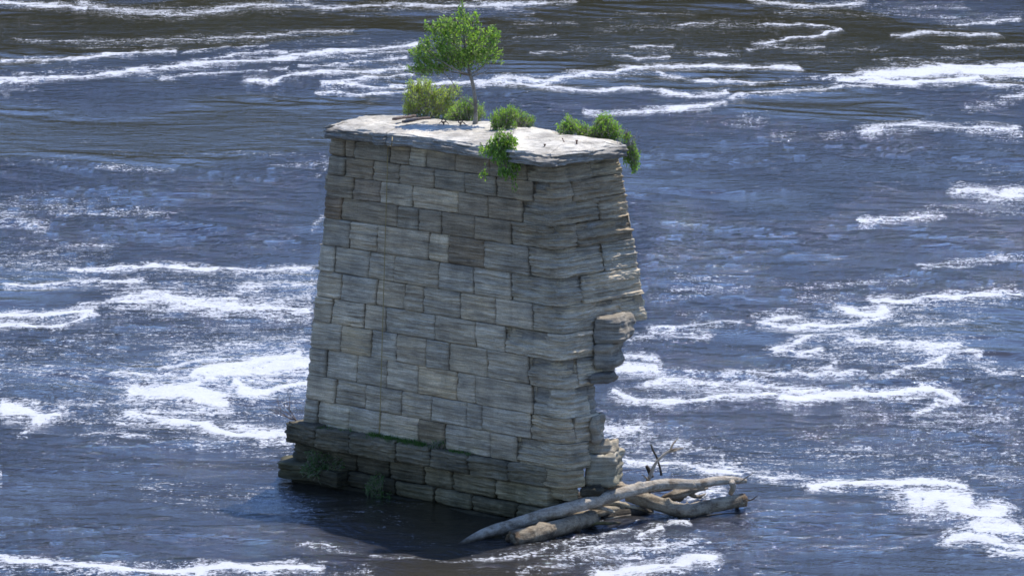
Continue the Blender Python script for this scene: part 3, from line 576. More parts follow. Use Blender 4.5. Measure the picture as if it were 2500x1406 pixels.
# cap of thin-bedded slabs
def cap():
    out = [(788, 309), (850, 316), (903, 322), (912, 327), (1000, 331), (1090, 345), (1180, 359), (1262, 371), (1318, 379), (1352, 380), (1440, 368), (1538, 354), (1500, 343), (1413, 331), (1328, 313), (1253, 305), (1150, 297), (1050, 288), (935, 281), (865, 289)]
    zt = 8.0; poly = np.array([at_z(x, y, zt)[:2] for x, y in out])
    res = .035; pts = []; nr = []
    n = len(poly)
    for i in range(n):
        a, b = poly[i], poly[(i + 1) % n]; L = np.linalg.norm(b - a); m = max(2, int(L / res)); T = (b - a) / L
        for j in range(m): pts.append(a + (b - a) * j / m); nr.append((T[1], -T[0]))
    pts = np.array(pts); nr = np.array(nr)
    for _ in range(6): nr = np.roll(nr, 1, 0) + nr + np.roll(nr, -1, 0); nr /= np.linalg.norm(nr, axis=1)[:, None]
    for _ in range(4): pts = (np.roll(pts, 1, 0) + 2 * pts + np.roll(pts, -1, 0)) / 4
    arc = np.concatenate([[0], np.cumsum(np.linalg.norm(np.diff(pts, axis=0), axis=1))])
    zb = ZT + .03; zs = np.linspace(zb, 8.02, 30); ZZ, AA = np.meshgrid(zs, arc, indexing='ij')
    f = (ZZ - zb) / (8.02 - zb)
    wv = gnoise(AA * .9, ZZ * 2, 5) * .03; lay = .45 * beds(AA * 1.3, ZZ, 22, 401, wv) + .4 * beds(AA * 3.1, ZZ, 33, 407, wv) - .5
    D = .025 * np.round(vnoise(AA * 1.9, ZZ * 5, 408) * 4 - 2) + .11 * lay + .05 * (vnoise(AA * 2.6, ZZ * 48, 402) - .5) + .045 * gnoise(AA * 8, ZZ * 14, 403) + .035 * gnoise(AA * 2.2, ZZ * 1.5, 404)
    # upper beds flake back from the edge in steps
    back = np.clip(f - .45, 0, 1) * (.10 + .40 * np.clip(vnoise(AA * .9, ZZ * 9, 405) - .3, 0, 1)); D = D - back - .06 * np.clip(.25 - f, 0, 1) * 3
    for xj in (905,):
        i = np.argmin(np.linalg.norm(pts - at_z(xj + 3, 339, zt)[:2], axis=1)); D -= .12 * np.exp(-((AA - arc[i]) / .03) ** 2)
    P = np.concatenate([pts[None] + nr[None] * D[..., None], ZZ[..., None]], -1)
    # spine for the top
    sA = at_z(880, 300, zt)[:2]; sB = at_z(1400, 352, zt)[:2]; dv = sB - sA
    last = P[-1]; u = np.clip(((last[:, :2] - sA) @ dv) / (dv @ dv), 0, 1); spn = sA + u[:, None] * dv
    rg = []
    for t_ in np.linspace(0, 1, 30)[1:]:
        q = last[:, :2] * (1 - t_) + spn * t_ * .995 + last[:, :2] * t_ * .005; x, y = q[:, 0], q[:, 1]
        ter = gnoise(x * .9, y * .9, 411) + .5 * gnoise(x * 3, y * 3, 412); terq = np.floor(ter * 6) / 6 + .15 * ter
        h = .07 * min(1, t_ * 3) + .055 * terq + .014 * gnoise(x * 8, y * 8, 413) + .008 * gnoise(x * 20, y * 20, 414)
        aa = ((q - sA) @ dv) / (dv @ dv)
        for g_ in (.12, .42, .68, .9): h = h - .05 * np.exp(-((aa - g_ + .01 * gnoise(x * 2, y * 2, 415)) / .005) ** 2)
        rg.append(np.concatenate([q, (8.0 + h)[:, None]], 1))
    P = np.concatenate([P, np.array(rg)])
    bot = P[0][None].copy(); bot[..., :2] = spn; P = np.concatenate([bot, P])
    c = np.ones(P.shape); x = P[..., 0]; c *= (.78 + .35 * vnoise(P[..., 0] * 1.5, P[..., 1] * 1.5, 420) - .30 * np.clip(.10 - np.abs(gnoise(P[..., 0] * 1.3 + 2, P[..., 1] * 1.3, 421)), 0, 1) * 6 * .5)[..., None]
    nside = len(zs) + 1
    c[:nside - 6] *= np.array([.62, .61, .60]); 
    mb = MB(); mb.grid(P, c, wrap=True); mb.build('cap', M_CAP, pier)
cap()
def cap_z(px, py): return at_z(px, py, 8.08)

# projecting ledge course above the footing
mb = MB()
LZ1, LZ0 = ZS + .02, ZS - .42
def ledge_off(s): return .40 * max(0, 1 - s / .97) ** .8 + .02
js = [0, .10, .23, .40, .52, .66, .80, 1.0]
for i, (a, b) in enumerate(zip(js[:-1], js[1:])):
    pts = [cpt(a + .002, ZS, ledge_off(a)), cpt((a + b) / 2, ZS, ledge_off((a + b) / 2)), cpt(min(b, .93) - .002, ZS, ledge_off(b)), cpt(min(b, .93), ZS, -.4), cpt(a, ZS, -.4)]
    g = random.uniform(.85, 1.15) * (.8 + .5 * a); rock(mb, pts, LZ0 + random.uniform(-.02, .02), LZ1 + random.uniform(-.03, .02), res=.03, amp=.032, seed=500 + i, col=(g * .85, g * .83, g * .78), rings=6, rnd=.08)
rock(mb, [cpt(3.99, ZS, -.5), cpt(3.4, ZS, -.3), cpt(3.42, ZS, .42), cpt(3.98, ZS, .30), cpt(0.001, ZS, .42), cpt(.06, ZS, .1)][::-1], LZ0 - .02, LZ1 - .04, res=.03, amp=.03, seed=520, col=(.7, .7, .65), rings=6)
mb.build('ledge_course', M_FOOT, pier)
# corner courses under the shaft
mb = MB()
block(mb, .80, 1.18, ZS - .40, ZS, -.02, 541, amp=.025, col=(.95, .92, .86))
block(mb, .86, 1.14, ZS - .66, ZS - .40, -.12, 542, amp=.03, col=(.85, .82, .76))
mb.build('corner_stones', M_STONE, pier)
# footing courses down into the water
mb = MB()
fj = [[-.02, .13, .22, .35, .48, .58, .74, .93], [-.02, .2, .38, .52, .66, .82, .93], [-.03, .15, .33, .55, .78, .94]]
zz = [ZS - .42, ZS - .88, ZS - 1.22, -1.2]
for r in range(3):
    for i, (a, b) in enumerate(zip(fj[r][:-1], fj[r][1:])):
        o_ = [.02, .10, .16][r] * (1 - .5 * a) + random.uniform(-.02, .03)
        if r == 1 and i == 0: o_ += .30
        a_ = max(a, 0.0)
        pts = [cpt(a_ + .003, 0.8, o_), cpt(b - .003, .8, o_), cpt(b, .8, -.6), cpt(a_, .8, -.6)]
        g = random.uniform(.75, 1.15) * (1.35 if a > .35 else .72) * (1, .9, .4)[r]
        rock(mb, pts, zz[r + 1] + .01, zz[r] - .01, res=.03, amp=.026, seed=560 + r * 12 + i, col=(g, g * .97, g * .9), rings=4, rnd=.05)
# eroded left toe
rock(mb, [cpt(.18, .8, .12), cpt(.18, .8, -.4), cpt(3.5, .8, -.3), cpt(3.5, .8, .40), cpt(3.97, .8, .62), cpt(.01, .8, .60)][::-1], .10, .42, res=.03, amp=.04, seed=600, col=(.75, .75, .65), rings=6, dome=.1)
rock(mb, [cpt(.15, .8, .05), cpt(.15, .8, -.4), cpt(3.5, .8, -.3), cpt(3.5, .8, .18), cpt(3.97, .8, .22), cpt(.01, .8, .2)][::-1], .38, .80, res=.03, amp=.05, seed=601, col=(.6, .6, .55), rings=4)
rock(mb, [cpt(.2, .8, .1), cpt(.2, .8, -.4), cpt(3.5, .8, -.3), cpt(3.5, .8, .2), cpt(3.97, .8, .32), cpt(.01, .8, .3)][::-1], -1.2, .11, res=.05, amp=.04, seed=602, col=(.4, .4, .38), rings=4)
rock(mb, [cpt(.1, .8, -.3), cpt(.93, .8, -.3), cpt(1.02, .8, -.5), cpt(1.2, .8, -.9), cpt(2.5, .8, -.5), cpt(2.9, .8, -.4), cpt(3.2, .8, -.3), cpt(3.9, .8, -.3)], -1.2, ZS - .05, res=.08, amp=.03, seed=603, col=(.7, .68, .6), rings=4)
mb.build('footing', M_FOOT, pier)

# fallen blocks resting by the broken corner
def fallen(x0, x1, y0, y1, Y, dep, seed, label, col=(1, 1, 1)):
    m = MB(); chunk(m, x0, x1, y0, y1, Y, dep, seed, amp=.012, col=col, rnd=.08, rings=12, top=.14, blob=.09)
    tag(m.build('fallen_block', M_CORE), label, 'stone block', 'loose stones at the broken corner of the pier')
fallen(1428, 1500, 1112, 1190, YN + .55, .8, 701, 'big squarish loose block with a sunlit top beside the pier foot', (1.15, 1.15, 1.1))
fallen(1424, 1496, 1082, 1114, YN + .75, .6, 702, 'flatter ragged loose stone lying on top of the big squarish block', (1.2, 1.15, 1.05))
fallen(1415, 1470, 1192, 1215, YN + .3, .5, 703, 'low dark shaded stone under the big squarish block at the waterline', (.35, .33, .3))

# ------------------------------------------------------------------ tubes (logs, branches)
def catmull(P, n=8):
    P = np.asarray(P, float)
    if len(P) < 3: t = np.linspace(0, 1, n)[:, None]; return P[0] * (1 - t) + P[-1] * t
    Q = np.vstack([2 * P[0] - P[1], P, 2 * P[-1] - P[-2]]); out = []
    for i in range(1, len(Q) - 2):
        for k in range(n):
            t = k / n; a, b, c, d = Q[i - 1:i + 3]
            out.append(.5 * (2 * b + (c - a) * t + (2 * a - 5 * b + 4 * c - d) * t * t + (3 * b - a - 3 * c + d) * t ** 3))
    out.append(P[-1]); return np.array(out)
def tube(mb, P, Rr, seg=10, seed=0, rough=.0, n=6, col=(1, 1, 1), cap=True, knots=0):
    P4 = np.concatenate([np.asarray(P, float), np.asarray(Rr, float)[:, None]], 1); Q = catmull(P4, n)
    C, R = Q[:, :3], np.clip(Q[:, 3], .001, None); T = np.gradient(C, axis=0); T /= np.linalg.norm(T, axis=1)[:, None] + 1e-9
    up = np.array([0, 0, 1.]) if abs(T[0][2]) < .9 else np.array([1., 0, 0])
    N = np.cross(T, up); N /= np.linalg.norm(N, axis=1)[:, None] + 1e-9; B = np.cross(T, N)
    ang = np.linspace(0, 2 * np.pi, seg, endpoint=False); m = len(C)
    ll = np.concatenate([[0], np.cumsum(np.linalg.norm(np.diff(C, axis=0), axis=1))])
    A, Lg = np.meshgrid(ang, ll)
    rr = R[:, None] * (1 + rough * (gnoise(np.cos(A) * 1.5 + Lg * 2.2 + seed, np.sin(A) * 1.5 + seed, seed) + .5 * gnoise(np.cos(A) * 4 + Lg * 5, np.sin(A) * 4 + seed * 3, seed + 1) + .5 * gnoise(np.cos(A) * 5 + Lg * .7, np.sin(A) * 5 - Lg * .5, seed + 2)))
    rnd = random.Random(seed)
    for _ in range(knots):
        l0 = rnd.uniform(.1, .95) * ll[-1]; a0 = rnd.uniform(0, 6.28); rr = rr + R[:, None] * .45 * np.exp(-((Lg - l0) / .06) ** 2 - (1 - np.cos(A - a0)) / .12)
    V = C[:, None] + rr[..., None] * (np.cos(A)[..., None] * N[:, None] + np.sin(A)[..., None] * B[:, None])
    if cap:
        V = np.concatenate([np.repeat(C[:1, None], seg, 1), V, np.repeat(C[-1:, None], seg, 1)])
    mb.grid(V, col, wrap=True, flip=True)
    return C

# ------------------------------------------------------------------ foliage
def leaves(mb, pts, dirs, size, rng, shade=None, asp=.5, up=.35):
    n = len(pts); d = dirs + rng.normal(0, .55, (n, 3)); d /= np.linalg.norm(d, axis=1)[:, None]
    nn = rng.normal(0, 1, (n, 3)); nn[:, 2] = np.abs(nn[:, 2]) + up; s = np.cross(d, nn); s /= np.linalg.norm(s, axis=1)[:, None] + 1e-9
    nrm = np.cross(s, d)
    L = size * rng.uniform(.6, 1.35, (n, 1)); W = L * asp * .5
    v = np.stack([pts, pts + d * L * .5 + s * W - nrm * L * .08, pts + d * L - nrm * L * .12, pts + d * L * .5 - s * W - nrm * L * .08], 1)
    col = np.zeros((n, 4, 3)); col[..., 0] = rng.uniform(0, 1, (n, 1)); col[..., 1] = rng.uniform(.75, 1.2, (n, 1)); col[..., 2] = 0
    mb.add(v.reshape(-1, 3), np.arange(n * 4).reshape(n, 4), None, col.reshape(-1, 3))
def in_clumps(clumps, Y, n, rng):
    vol = np.array([c[2] * c[3] * c[4] for c in clumps]); pr = vol ** .62; pr = pr / pr.sum(); out = []
    for _ in range(n):
        c = clumps[rng.choice(len(clumps), p=pr)]; v = rng.normal(0, 1, 3); v /= np.linalg.norm(v); r = rng.uniform(.25, 1) ** .5
        o = at_y(c[0], c[1], Y + (c[5] if len(c) > 5 else 0)); out.append(o + v * r * np.array([c[2] * MPP, c[4], c[3] * MPP]))
    return np.array(out)
def foliage(parent, name_l, name_w, mat, wmat, base, clumps, Y, ntw, nlf, size, seed, twl=.22, hang=0, asp=.5, twr=.004, main=None, up=.35):
    rng = np.random.default_rng(seed); tips = in_clumps(clumps, Y, ntw, rng); lm = MB(); wm = MB()
    for i, tp in enumerate(tips):
        d = tp - base; L = np.linalg.norm(d) + 1e-6; d /= L; q = d * .6 + rng.normal(0, .35, 3) + np.array([0, 0, .5 - hang * 1.2]); q /= np.linalg.norm(q)
        ln = twl * rng.uniform(.6, 1.5); st = tp - q * ln
        mid = (st + tp) / 2 + rng.normal(0, .02, 3)
        tube(wm, [st, mid, tp], [twr * 1.3, twr, twr * .5], seg=4, n=2, cap=False)
        k = rng.integers(max(2, nlf - 3), nlf + 4); t = rng.uniform(.1, 1.05, k)[:, None]
        pts = st * (1 - t) + tp * t + rng.normal(0, .012, (k, 3)); dd = np.tile(q, (k, 1)) + rng.normal(0, .5, (k, 3)) + np.array([0, 0, -.25 * hang])
        leaves(lm, pts, dd, size, rng, asp=asp, up=up)
    if main:
        for P, R in main: tube(wm, P, R, seg=6, n=4, rough=.15, seed=seed)
    if wm.n: wm.build(name_w, wmat, parent)
    lm.build(name_l, mat, parent, smooth=False)
    return tips

# ---- the small tree on the cap
tb = at_z(1160, 304, 8.06); TY = tb[1]
tree = thing('small_tree', 'small tree with a slim pale trunk and broad green crown on the pier cap', 'tree', tb)
pt = lambda x, y, dy=0: at_y(x, y, TY + dy)
m = MB(); tube(m, [tb - np.array([0, 0, .06]), pt(1161, 290), pt(1161, 255), pt(1156, 215), pt(1148, 182), pt(1141, 160), pt(1136, 130), pt(1133, 90), pt(1130, 50)], [.075, .05, .043, .04, .038, .034, .026, .018, .006], seg=12, rough=.12, seed=3, knots=3, n=8)
m.build('trunk', M_BARK, tree)
m = MB()
for P, R in [([pt(1156, 256), pt(1130, 240, .05), pt(1112, 215, .05), pt(1100, 195, .1), pt(1085, 180, .1), pt(1065, 150, .15)], [.013, .011, .01, .009, .008, .005]),
             ([pt(1147, 182), pt(1125, 176, -.2), pt(1095, 160, -.3), pt(1050, 130, -.3), pt(1025, 100, -.3)], [.024, .02, .016, .01, .005]),
             ([pt(1147, 182), pt(1170, 170, .2), pt(1195, 140, .3), pt(1210, 100, .3)], [.022, .018, .012, .005]),
             ([pt(1143, 168), pt(1120, 130, .3), pt(1090, 90, .4), pt(1070, 60, .3)], [.02, .016, .01, .004]),
             ([pt(1140, 155), pt(1160, 110, -.3), pt(1180, 70, -.4)], [.02, .012, .004]),
             ([pt(1148, 185), pt(1085, 172, .1), pt(1030, 160, .1)], [.015, .01, .004]),
             ([pt(1148, 188), pt(1175, 180, -.15), pt(1192, 170, -.25), pt(1200, 165, -.3)], [.012, .01, .006, .004])]:
    tube(m, P, R, seg=6, n=5, rough=.1, seed=9)
m.build('branch', M_BARK, tree)
clT = [(1130, 100, 68, 52, .65), (1065, 118, 52, 42, .5), (1180, 100, 42, 50, .5), (1118, 58, 42, 34, .4), (1155, 140, 58, 26, .5), (1052, 150, 42, 18, .4), (1128, 30, 10, 30, .1), (1045, 165, 36, 12, .3), (1100, 160, 36, 13, .35), (998, 166, 12, 8, .1), (1010, 120, 14, 10, .15), (1078, 68, 30, 34, .3), (1206, 88, 18, 28, .25), (1027, 135, 25, 30, .3), (1100, 140, 60, 24, .5), (1043, 70, 10, 22, .1), (1160, 40, 10, 22, .1), (1020, 168, 24, 10, .2), (1215, 130, 14, 30, .2)]
foliage(tree, 'crown', 'twigs', M_LEAF, M_BARK, pt(1140, 150), clT, TY, 850, 11, .062, 21, twl=.17)

# ---- bushes and vines on the cap
def bush(name, label, cat, bx, by, clumps, dY, ntw, nlf, size, seed, mat, hang=0, twl=.2, asp=.4, z=8.03, nm=7, group=None):
    b = at_z(bx, by, z); t = thing(name, label, cat, b, group)
    rng = random.Random(seed); main = []
    for i in range(nm):
        c = clumps[rng.randrange(len(clumps))]; e = at_y(c[0] + rng.uniform(-.6, .6) * c[2], c[1] + rng.uniform(-.6, .3) * c[3], b[1] + dY + rng.uniform(-.5, .5) * c[4])
        mid = (b + e) / 2 + np.array([rng.uniform(-.06, .06), rng.uniform(-.05, .05), .08 + (.12 if hang else 0)]); main.append(([b + np.array([rng.uniform(-.1, .1), rng.uniform(-.04, .04), -.02]), mid, e], [.009, .007, .003]))
    foliage(t, 'foliage', 'stem', mat, M_BARK, b, clumps, b[1] + dY, ntw, nlf, size, seed, twl=twl, hang=hang, asp=asp, main=main); return t
bush('yellow_green_bush', 'feathery yellow-green bush behind the left side of the little tree', 'bush', 1030, 288,
     [(1012, 238, 32, 42, .28), (1048, 252, 40, 32, .28), (1038, 205, 26, 20, .2), (1095, 262, 45, 25, .25), (1000, 262, 22, 18, .2), (1075, 230, 30, 24, .22), (1110, 218, 18, 20, .12), (1010, 205, 20, 16, .15)], .12, 900, 12, .038, 31, M_BUSH, twl=.2, asp=.35)
bush('green_bush', 'low bright green bush right behind the foot of the little tree', 'bush', 1135, 298,
     [(1125, 268, 34, 22, .22), (1165, 272, 24, 24, .2), (1110, 282, 30, 12, .2), (1145, 245, 20, 14, .12)], .16, 420, 11, .038, 32, M_VINE, asp=.38)
bush('round_shrub', 'small round light green shrub growing right of the little tree', 'shrub', 1228, 318,
     [(1225, 288, 34, 28, .22), (1243, 272, 24, 18, .18), (1212, 300, 16, 16, .15), (1245, 305, 18, 14, .15)], 0, 380, 11, .042, 33, M_VINE, asp=.42)
bush('trailing_weed', 'thin trailing weed spreading right along the cap edge behind the shrub', 'weed', 1268, 308,
     [(1278, 288, 32, 17, .12), (1262, 272, 14, 10, .1), (1295, 294, 14, 8, .1)], .05, 170, 9, .038, 34, M_VINE, asp=.4)
bush('hanging_vine', 'dark green vine hanging over the front edge of the cap', 'vine', 1232, 362,
     [(1220, 365, 38, 22, .12), (1235, 392, 34, 28, .12), (1195, 372, 34, 14, .1), (1250, 410, 28, 26, .1), (1232, 425, 22, 18, .08), (1180, 432, 12, 8, .05), (1255, 450, 10, 22, .05), (1222, 340, 22, 16, .12), (1250, 350, 14, 20, .1), (1265, 395, 16, 22, .08)], -.32, 330, 9, .062, 35, M_VINE, hang=1, asp=.5, z=8.0)
bush('creeper', 'green creeper sprawling over the back right edge of the cap', 'creeper', 1440, 334,
     [(1400, 308, 36, 18, .2), (1375, 308, 20, 10, .12), (1440, 322, 34, 14, .2), (1480, 310, 34, 26, .25), (1495, 318, 30, 22, .2), (1387, 285, 9, 10, .06), (1478, 288, 22, 14, .15)], .16, 640, 10, .048, 36, M_VINE, asp=.45, z=8.0)
bush('dangling_creeper', 'loose creeper dangling down past the right end of the cap', 'creeper', 1532, 352,
     [(1545, 375, 20, 14, .12), (1550, 395, 18, 22, .12), (1535, 390, 14, 16, .1), (1548, 412, 10, 12, .08), (1528, 340, 12, 12, .1)], .15, 200, 9, .048, 37, M_VINE, hang=1, asp=.45, z=7.98)

# bare twigs on the left ledge
def twiggy(name, label, base, n, size, seed, mat, spread=1.0, lean=(0, 0, 1)):
    rng = random.Random(seed); m = MB()
    def grow(p, d, L, r, k):
        q = p + d * L; mid = (p + q) / 2 + np.array([rng.uniform(-1, 1) for _ in range(3)]) * L * .08; tube(m, [p, mid, q], [r, r * .8, r * .55], seg=4, n=3, cap=False)
        if k:
            for _ in range(rng.choice((2, 3))):
                dd = d + np.array([rng.uniform(-1, 1), rng.uniform(-1, 1), rng.uniform(-.5, .9)]) * .65 * spread; grow(q, dd / np.linalg.norm(dd), L * rng.uniform(.55, .8), r * .62, k - 1)
    for _ in range(n):
        d = np.array(lean) + np.array([rng.uniform(-.6, .6), rng.uniform(-.5, .5), rng.uniform(-.2, .5)]); grow(base.copy(), d / np.linalg.norm(d), size * rng.uniform(.7, 1.2), .009, 3)
    tag(m.build(name, mat, origin=base), label, 'dead shrub'); 
M_TWIG = simple('dead_twigs', (.13, .10, .09))
twiggy('dead_shrub', 'bare leafless twiggy shrub leaning out from the left side ledge of the pier', np.array([*cpt(3.97, ZS, .25), ZS]), 8, .27, 5, M_TWIG, lean=(-.75, -.1, .6))

# grass and weeds on the ledge
def blades(mb, P, n, h, rng, lean):
    for _ in range(n):
        b = P + np.array([rng.normal(0, .05), rng.normal(0, .05), 0]); a = rng.uniform(0, 6.28); s = np.array([math.cos(a), math.sin(a), 0]) * .006
        L = h * rng.uniform(.5, 1.3); d = np.array([rng.normal(0, .35), rng.normal(0, .35), 1]) + lean; d /= np.linalg.norm(d); e = b + d * L * .6; f = e + (d + lean * .8 + np.array([0, 0, -.5])) * L * .4
        v = [b - s, b + s, e + s * .8, e - s * .8, f]; g = rng.uniform(0, 1); c = np.tile([g, rng.uniform(.7, 1.2), 0], (5, 1))
        mb.add(v, [[0, 1, 2, 3]], [[3, 2, 4]], c)
rng = np.random.default_rng(5); m = MB()
for _ in range(230):
    s = float(np.clip(rng.beta(1.4, 1.5) * .62 + .04, .03, .72)); dens = .5 + gnoise(np.array(s * 9), np.array(.5), 3)
    if rng.uniform() > dens * 2.2 - .55: continue
    o_ = rng.uniform(.04, max(.06, ledge_off(s) - .1)); P = np.array([*cpt(s, ZS, o_), ZS - .01]); blades(m, P, 14, .15 if .2 < s < .5 else .08, rng, np.array([-.2, -.25, 0]))
tag(m.build('ledge_grass', M_GRASS, smooth=False, origin=tuple(np.array([*cpt(.3, ZS, .2), ZS]))), 'green grass growing along the stone ledge near the foot of the pier', 'grass', kind='stuff')
def weed(label, px, py, s, o_, z, clumps, n, seed, size=.05, dy=.30):
    b = np.array([*cpt(s, z, o_), z]); t = thing('weed_clump', label, 'weeds', b, 'weed clumps on the footing')
    foliage(t, 'foliage', 'stem', M_GRASS, M_BARK, b, clumps, b[1] - dy, n, 9, size, seed, twl=.16, asp=.3)
weed('broad dark green weed clump on the left toe of the footing', 790, 1140, .07, .3, .62, [(790, 1132, 55, 26, .2), (760, 1148, 34, 18, .16), (825, 1142, 34, 20, .16), (770, 1112, 26, 14, .1), (850, 1120, 22, 16, .1)], 330, 71)
weed('narrow upright green weed tuft on the lower footing near its middle', 915, 1195, .32, .25, .2, [(915, 1190, 26, 32, .12), (925, 1168, 18, 16, .1), (935, 1210, 22, 16, .1)], 150, 72)
weed('small grassy weed tuft high on the ledge right of the footing middle', 1070, 1085, .50, .2, 1.22, [(1070, 1082, 24, 12, .08), (1100, 1092, 22, 8, .08)], 70, 73, .04, .1)

# ---- rope
def on_wall(s, z, o=.05): return curve(np.array(s), np.array(z), np.array(o))
m = MB(); ps = []
for i, z in enumerate(np.linspace(7.66, 1.35, 14)):
    xs = 958 - 18 * (7.66 - z) / 6.3; q = (7.72 - z) / 6.5; xl, xn = 805 - 68 * q, 1347 + 36 * q; ps.append(on_wall((xs - xl) / (xn - xl), z, .07))
tp = at_z(958, 335, 8.07); tube(m, [tp, at_z(957, 346, 8.05) + np.array([0, -.05, 0]), np.array([*(ps[0][:2] + (at_z(957, 349, 7.9)[:2] - ps[0][:2]) * .8), 7.8])] + ps, [.009] * (len(ps) + 3), seg=6, n=4)
tag(m.build('rope', M_ROPE), 'thin yellowish rope hanging straight down the shaded long face of the pier', 'rope')

# ---- planks, iron pins, sticks
def box_mb(mb, c, ax, L, W, T, seed=0):
    ax = np.array(ax, float); ax /= np.linalg.norm(ax); sd_ = np.cross([0, 0, 1.], ax); sd_ /= np.linalg.norm(sd_); up = np.cross(ax, sd_); n = 16; prof = [(-1, -1), (-.95, .8), (-.8, 1), (.8, 1), (.95, .8), (1, -1)]
    P = np.zeros((n + 2, len(prof), 3))
    for i in range(n + 2):
        f = min(max(i - 1, 0), n - 1) / (n - 1); cen = c + ax * (f - .5) * L + up * .01 * math.sin(f * 5 + seed); sc = 0 if i in (0, n + 1) else 1
        for j, (a, b) in enumerate(prof): P[i, j] = cen + (sd_ * a * W / 2 * (1 + .06 * math.sin(i * 1.7 + seed)) + up * b * T / 2) * sc
    mb.grid(P, wrap=True)
for (x0, y0, x1, y1, lab) in ((962, 292, 1012, 282, 'weathered brown plank, the left and farther of two lying on the cap'), (985, 297, 1048, 288, 'weathered brown plank, the right and nearer of two lying on the cap')):
    a = at_z(x0, y0, 8.16); b = at_z(x1, y1, 8.16); m = MB(); box_mb(m, (a + b) / 2, b - a, np.linalg.norm(b - a), .10, .05, x0); tag(m.build('plank', M_PLANK), lab, 'plank', 'planks on the pier cap')
def iron(px, py, seed, label):
    b = at_z(px, py, 8.07); m = MB(); r = random.Random(seed)
    ring = [b + np.array([.04 * math.cos(a), .03 * math.sin(a), .09 + .04 * math.sin(a)]) for a in np.linspace(-.5, 5.2, 9)]
    tube(m, [b, b + np.array([.0, 0, .06]), *ring], [.012] * (len(ring) + 2), seg=6, n=3)
    for k in range(3):
        a = r.uniform(0, 6.28); e = b + np.array([math.cos(a) * .14, math.sin(a) * .1, .0]); tube(m, [b + [0, 0, .07], (b + e) / 2 + [0, 0, .07], e + [0, 0, .01]], [.010, .009, .006], seg=5, n=3)
    tag(m.build('iron_anchor', M_RUST, origin=b), label, 'iron anchor', 'rusty iron anchors in the cap')
iron(1083, 306, 4, 'twisted rusty iron anchor on the cap, farther from the trunk of the tree'); iron(1124, 307, 8, 'twisted rusty iron anchor on the cap, close to the trunk of the tree')
def pin(px, py, h, r, label, lean=0):
    b = at_z(px, py, 8.05); m = MB(); tube(m, [b, b + np.array([lean * .5, 0, h * .6]), b + np.array([lean, 0, h])], [r, r * .8, r * .8], seg=8, n=3); tube(m, [b + np.array([lean, 0, h]), b + np.array([lean, 0, h + .02])], [r * 1.5, r * 1.4], seg=8, n=2); tube(m, [b + [0, 0, -.02], b + [0, 0, .015]], [r * 2.6, r * 2.2], seg=8, n=2)
    tag(m.build('iron_pin', M_RUST, origin=b), label, 'iron pin', 'iron pins in the cap')
pin(1408, 356, .10, .02, 'short reddish iron pin standing near the right end of the cap'); pin(1330, 360, .05, .018, 'tiny stubby iron pin on the cap just right of the hanging vine'); pin(1377, 348, .07, .010, 'thin pale leaning pin on the cap between two thicker ones', -.03)
m = MB(); b = at_z(1535, 352, 8.0) + np.array([0, .15, 0]); tube(m, [b, at_y(1548, 345, b[1]), at_y(1563, 333, b[1])], [.01, .007, .003], seg=5); tube(m, [at_y(1548, 345, b[1]), at_y(1556, 320, b[1] + .1)], [.006, .002], seg=5)
tag(m.build('dead_branch', M_BARK), 'short bare pale twig poking out past the right end of the cap', 'branch')

# ------------------------------------------------------------------ driftwood
def zl(x, y, z): return at_z(x, y, z)
def log(name, label, pts, mat, rough=.16, seed=1, ends=(), extra=(), seg=34, col=(1, 1, 1), knots=5, group='driftwood logs jammed against the pier', hollow=None):
    P = [zl(a, b, z) for a, b, z, r in pts]; R = [r * .88 for *_, r in pts]
    o = thing(name, label, 'log', P[0], group)
    m = MB(); tube(m, P, R, seg=seg, rough=rough, seed=seed, n=10, col=col, knots=knots, cap=True); m.build('trunk', mat, o)
    for i, ex in enumerate(extra):
        m = MB(); tube(m, [zl(a, b, z) for a, b, z, r in ex], [r for *_, r in ex], seg=10, rough=.2, seed=seed + i + 5, n=6, col=col); m.build('limb', mat, o)
    for e in ends:      # ragged broken end
        c, d, r = (P[0], P[0] - P[1], R[0]) if e == 0 else (P[-1], P[-1] - P[-2], R[-1])
        d = d / np.linalg.norm(d); u = np.cross(d, [0, 0, 1.]); u /= np.linalg.norm(u); v = np.cross(u, d); m = MB(); rg = []
        na = 36; A = np.linspace(0, 6.283, na, endpoint=False)
        for q, rr in enumerate((1.0, 1.05, .92, .8, .6, .4, .2, .02)):
            j = (gnoise(np.cos(A) * 2.5 + q * .5, np.sin(A) * 2.5 + seed, seed + 3)) * .12 + gnoise(np.cos(A) * 7, np.sin(A) * 7 + q, seed) * .05
            dep = [-.10, .02, .05, .01, -.03, -.05, -.06, -.06][q] * (r / .2) + (j * (r / .2) if q > 0 else 0)
            rg.append(c[None] + (u[None] * np.cos(A)[:, None] + v[None] * np.sin(A)[:, None]) * r * rr * (1 + .0) + d[None] * np.broadcast_to(np.asarray(dep), (na,))[:, None])
        m.grid(np.array(rg), np.repeat(np.array([.9, .9, .8, .7, .45, .3, .22, .2])[:, None, None] * np.ones((8, na, 3)), 1, 0), wrap=True); m.build('broken_end', M_BROKEN, o)
    return o
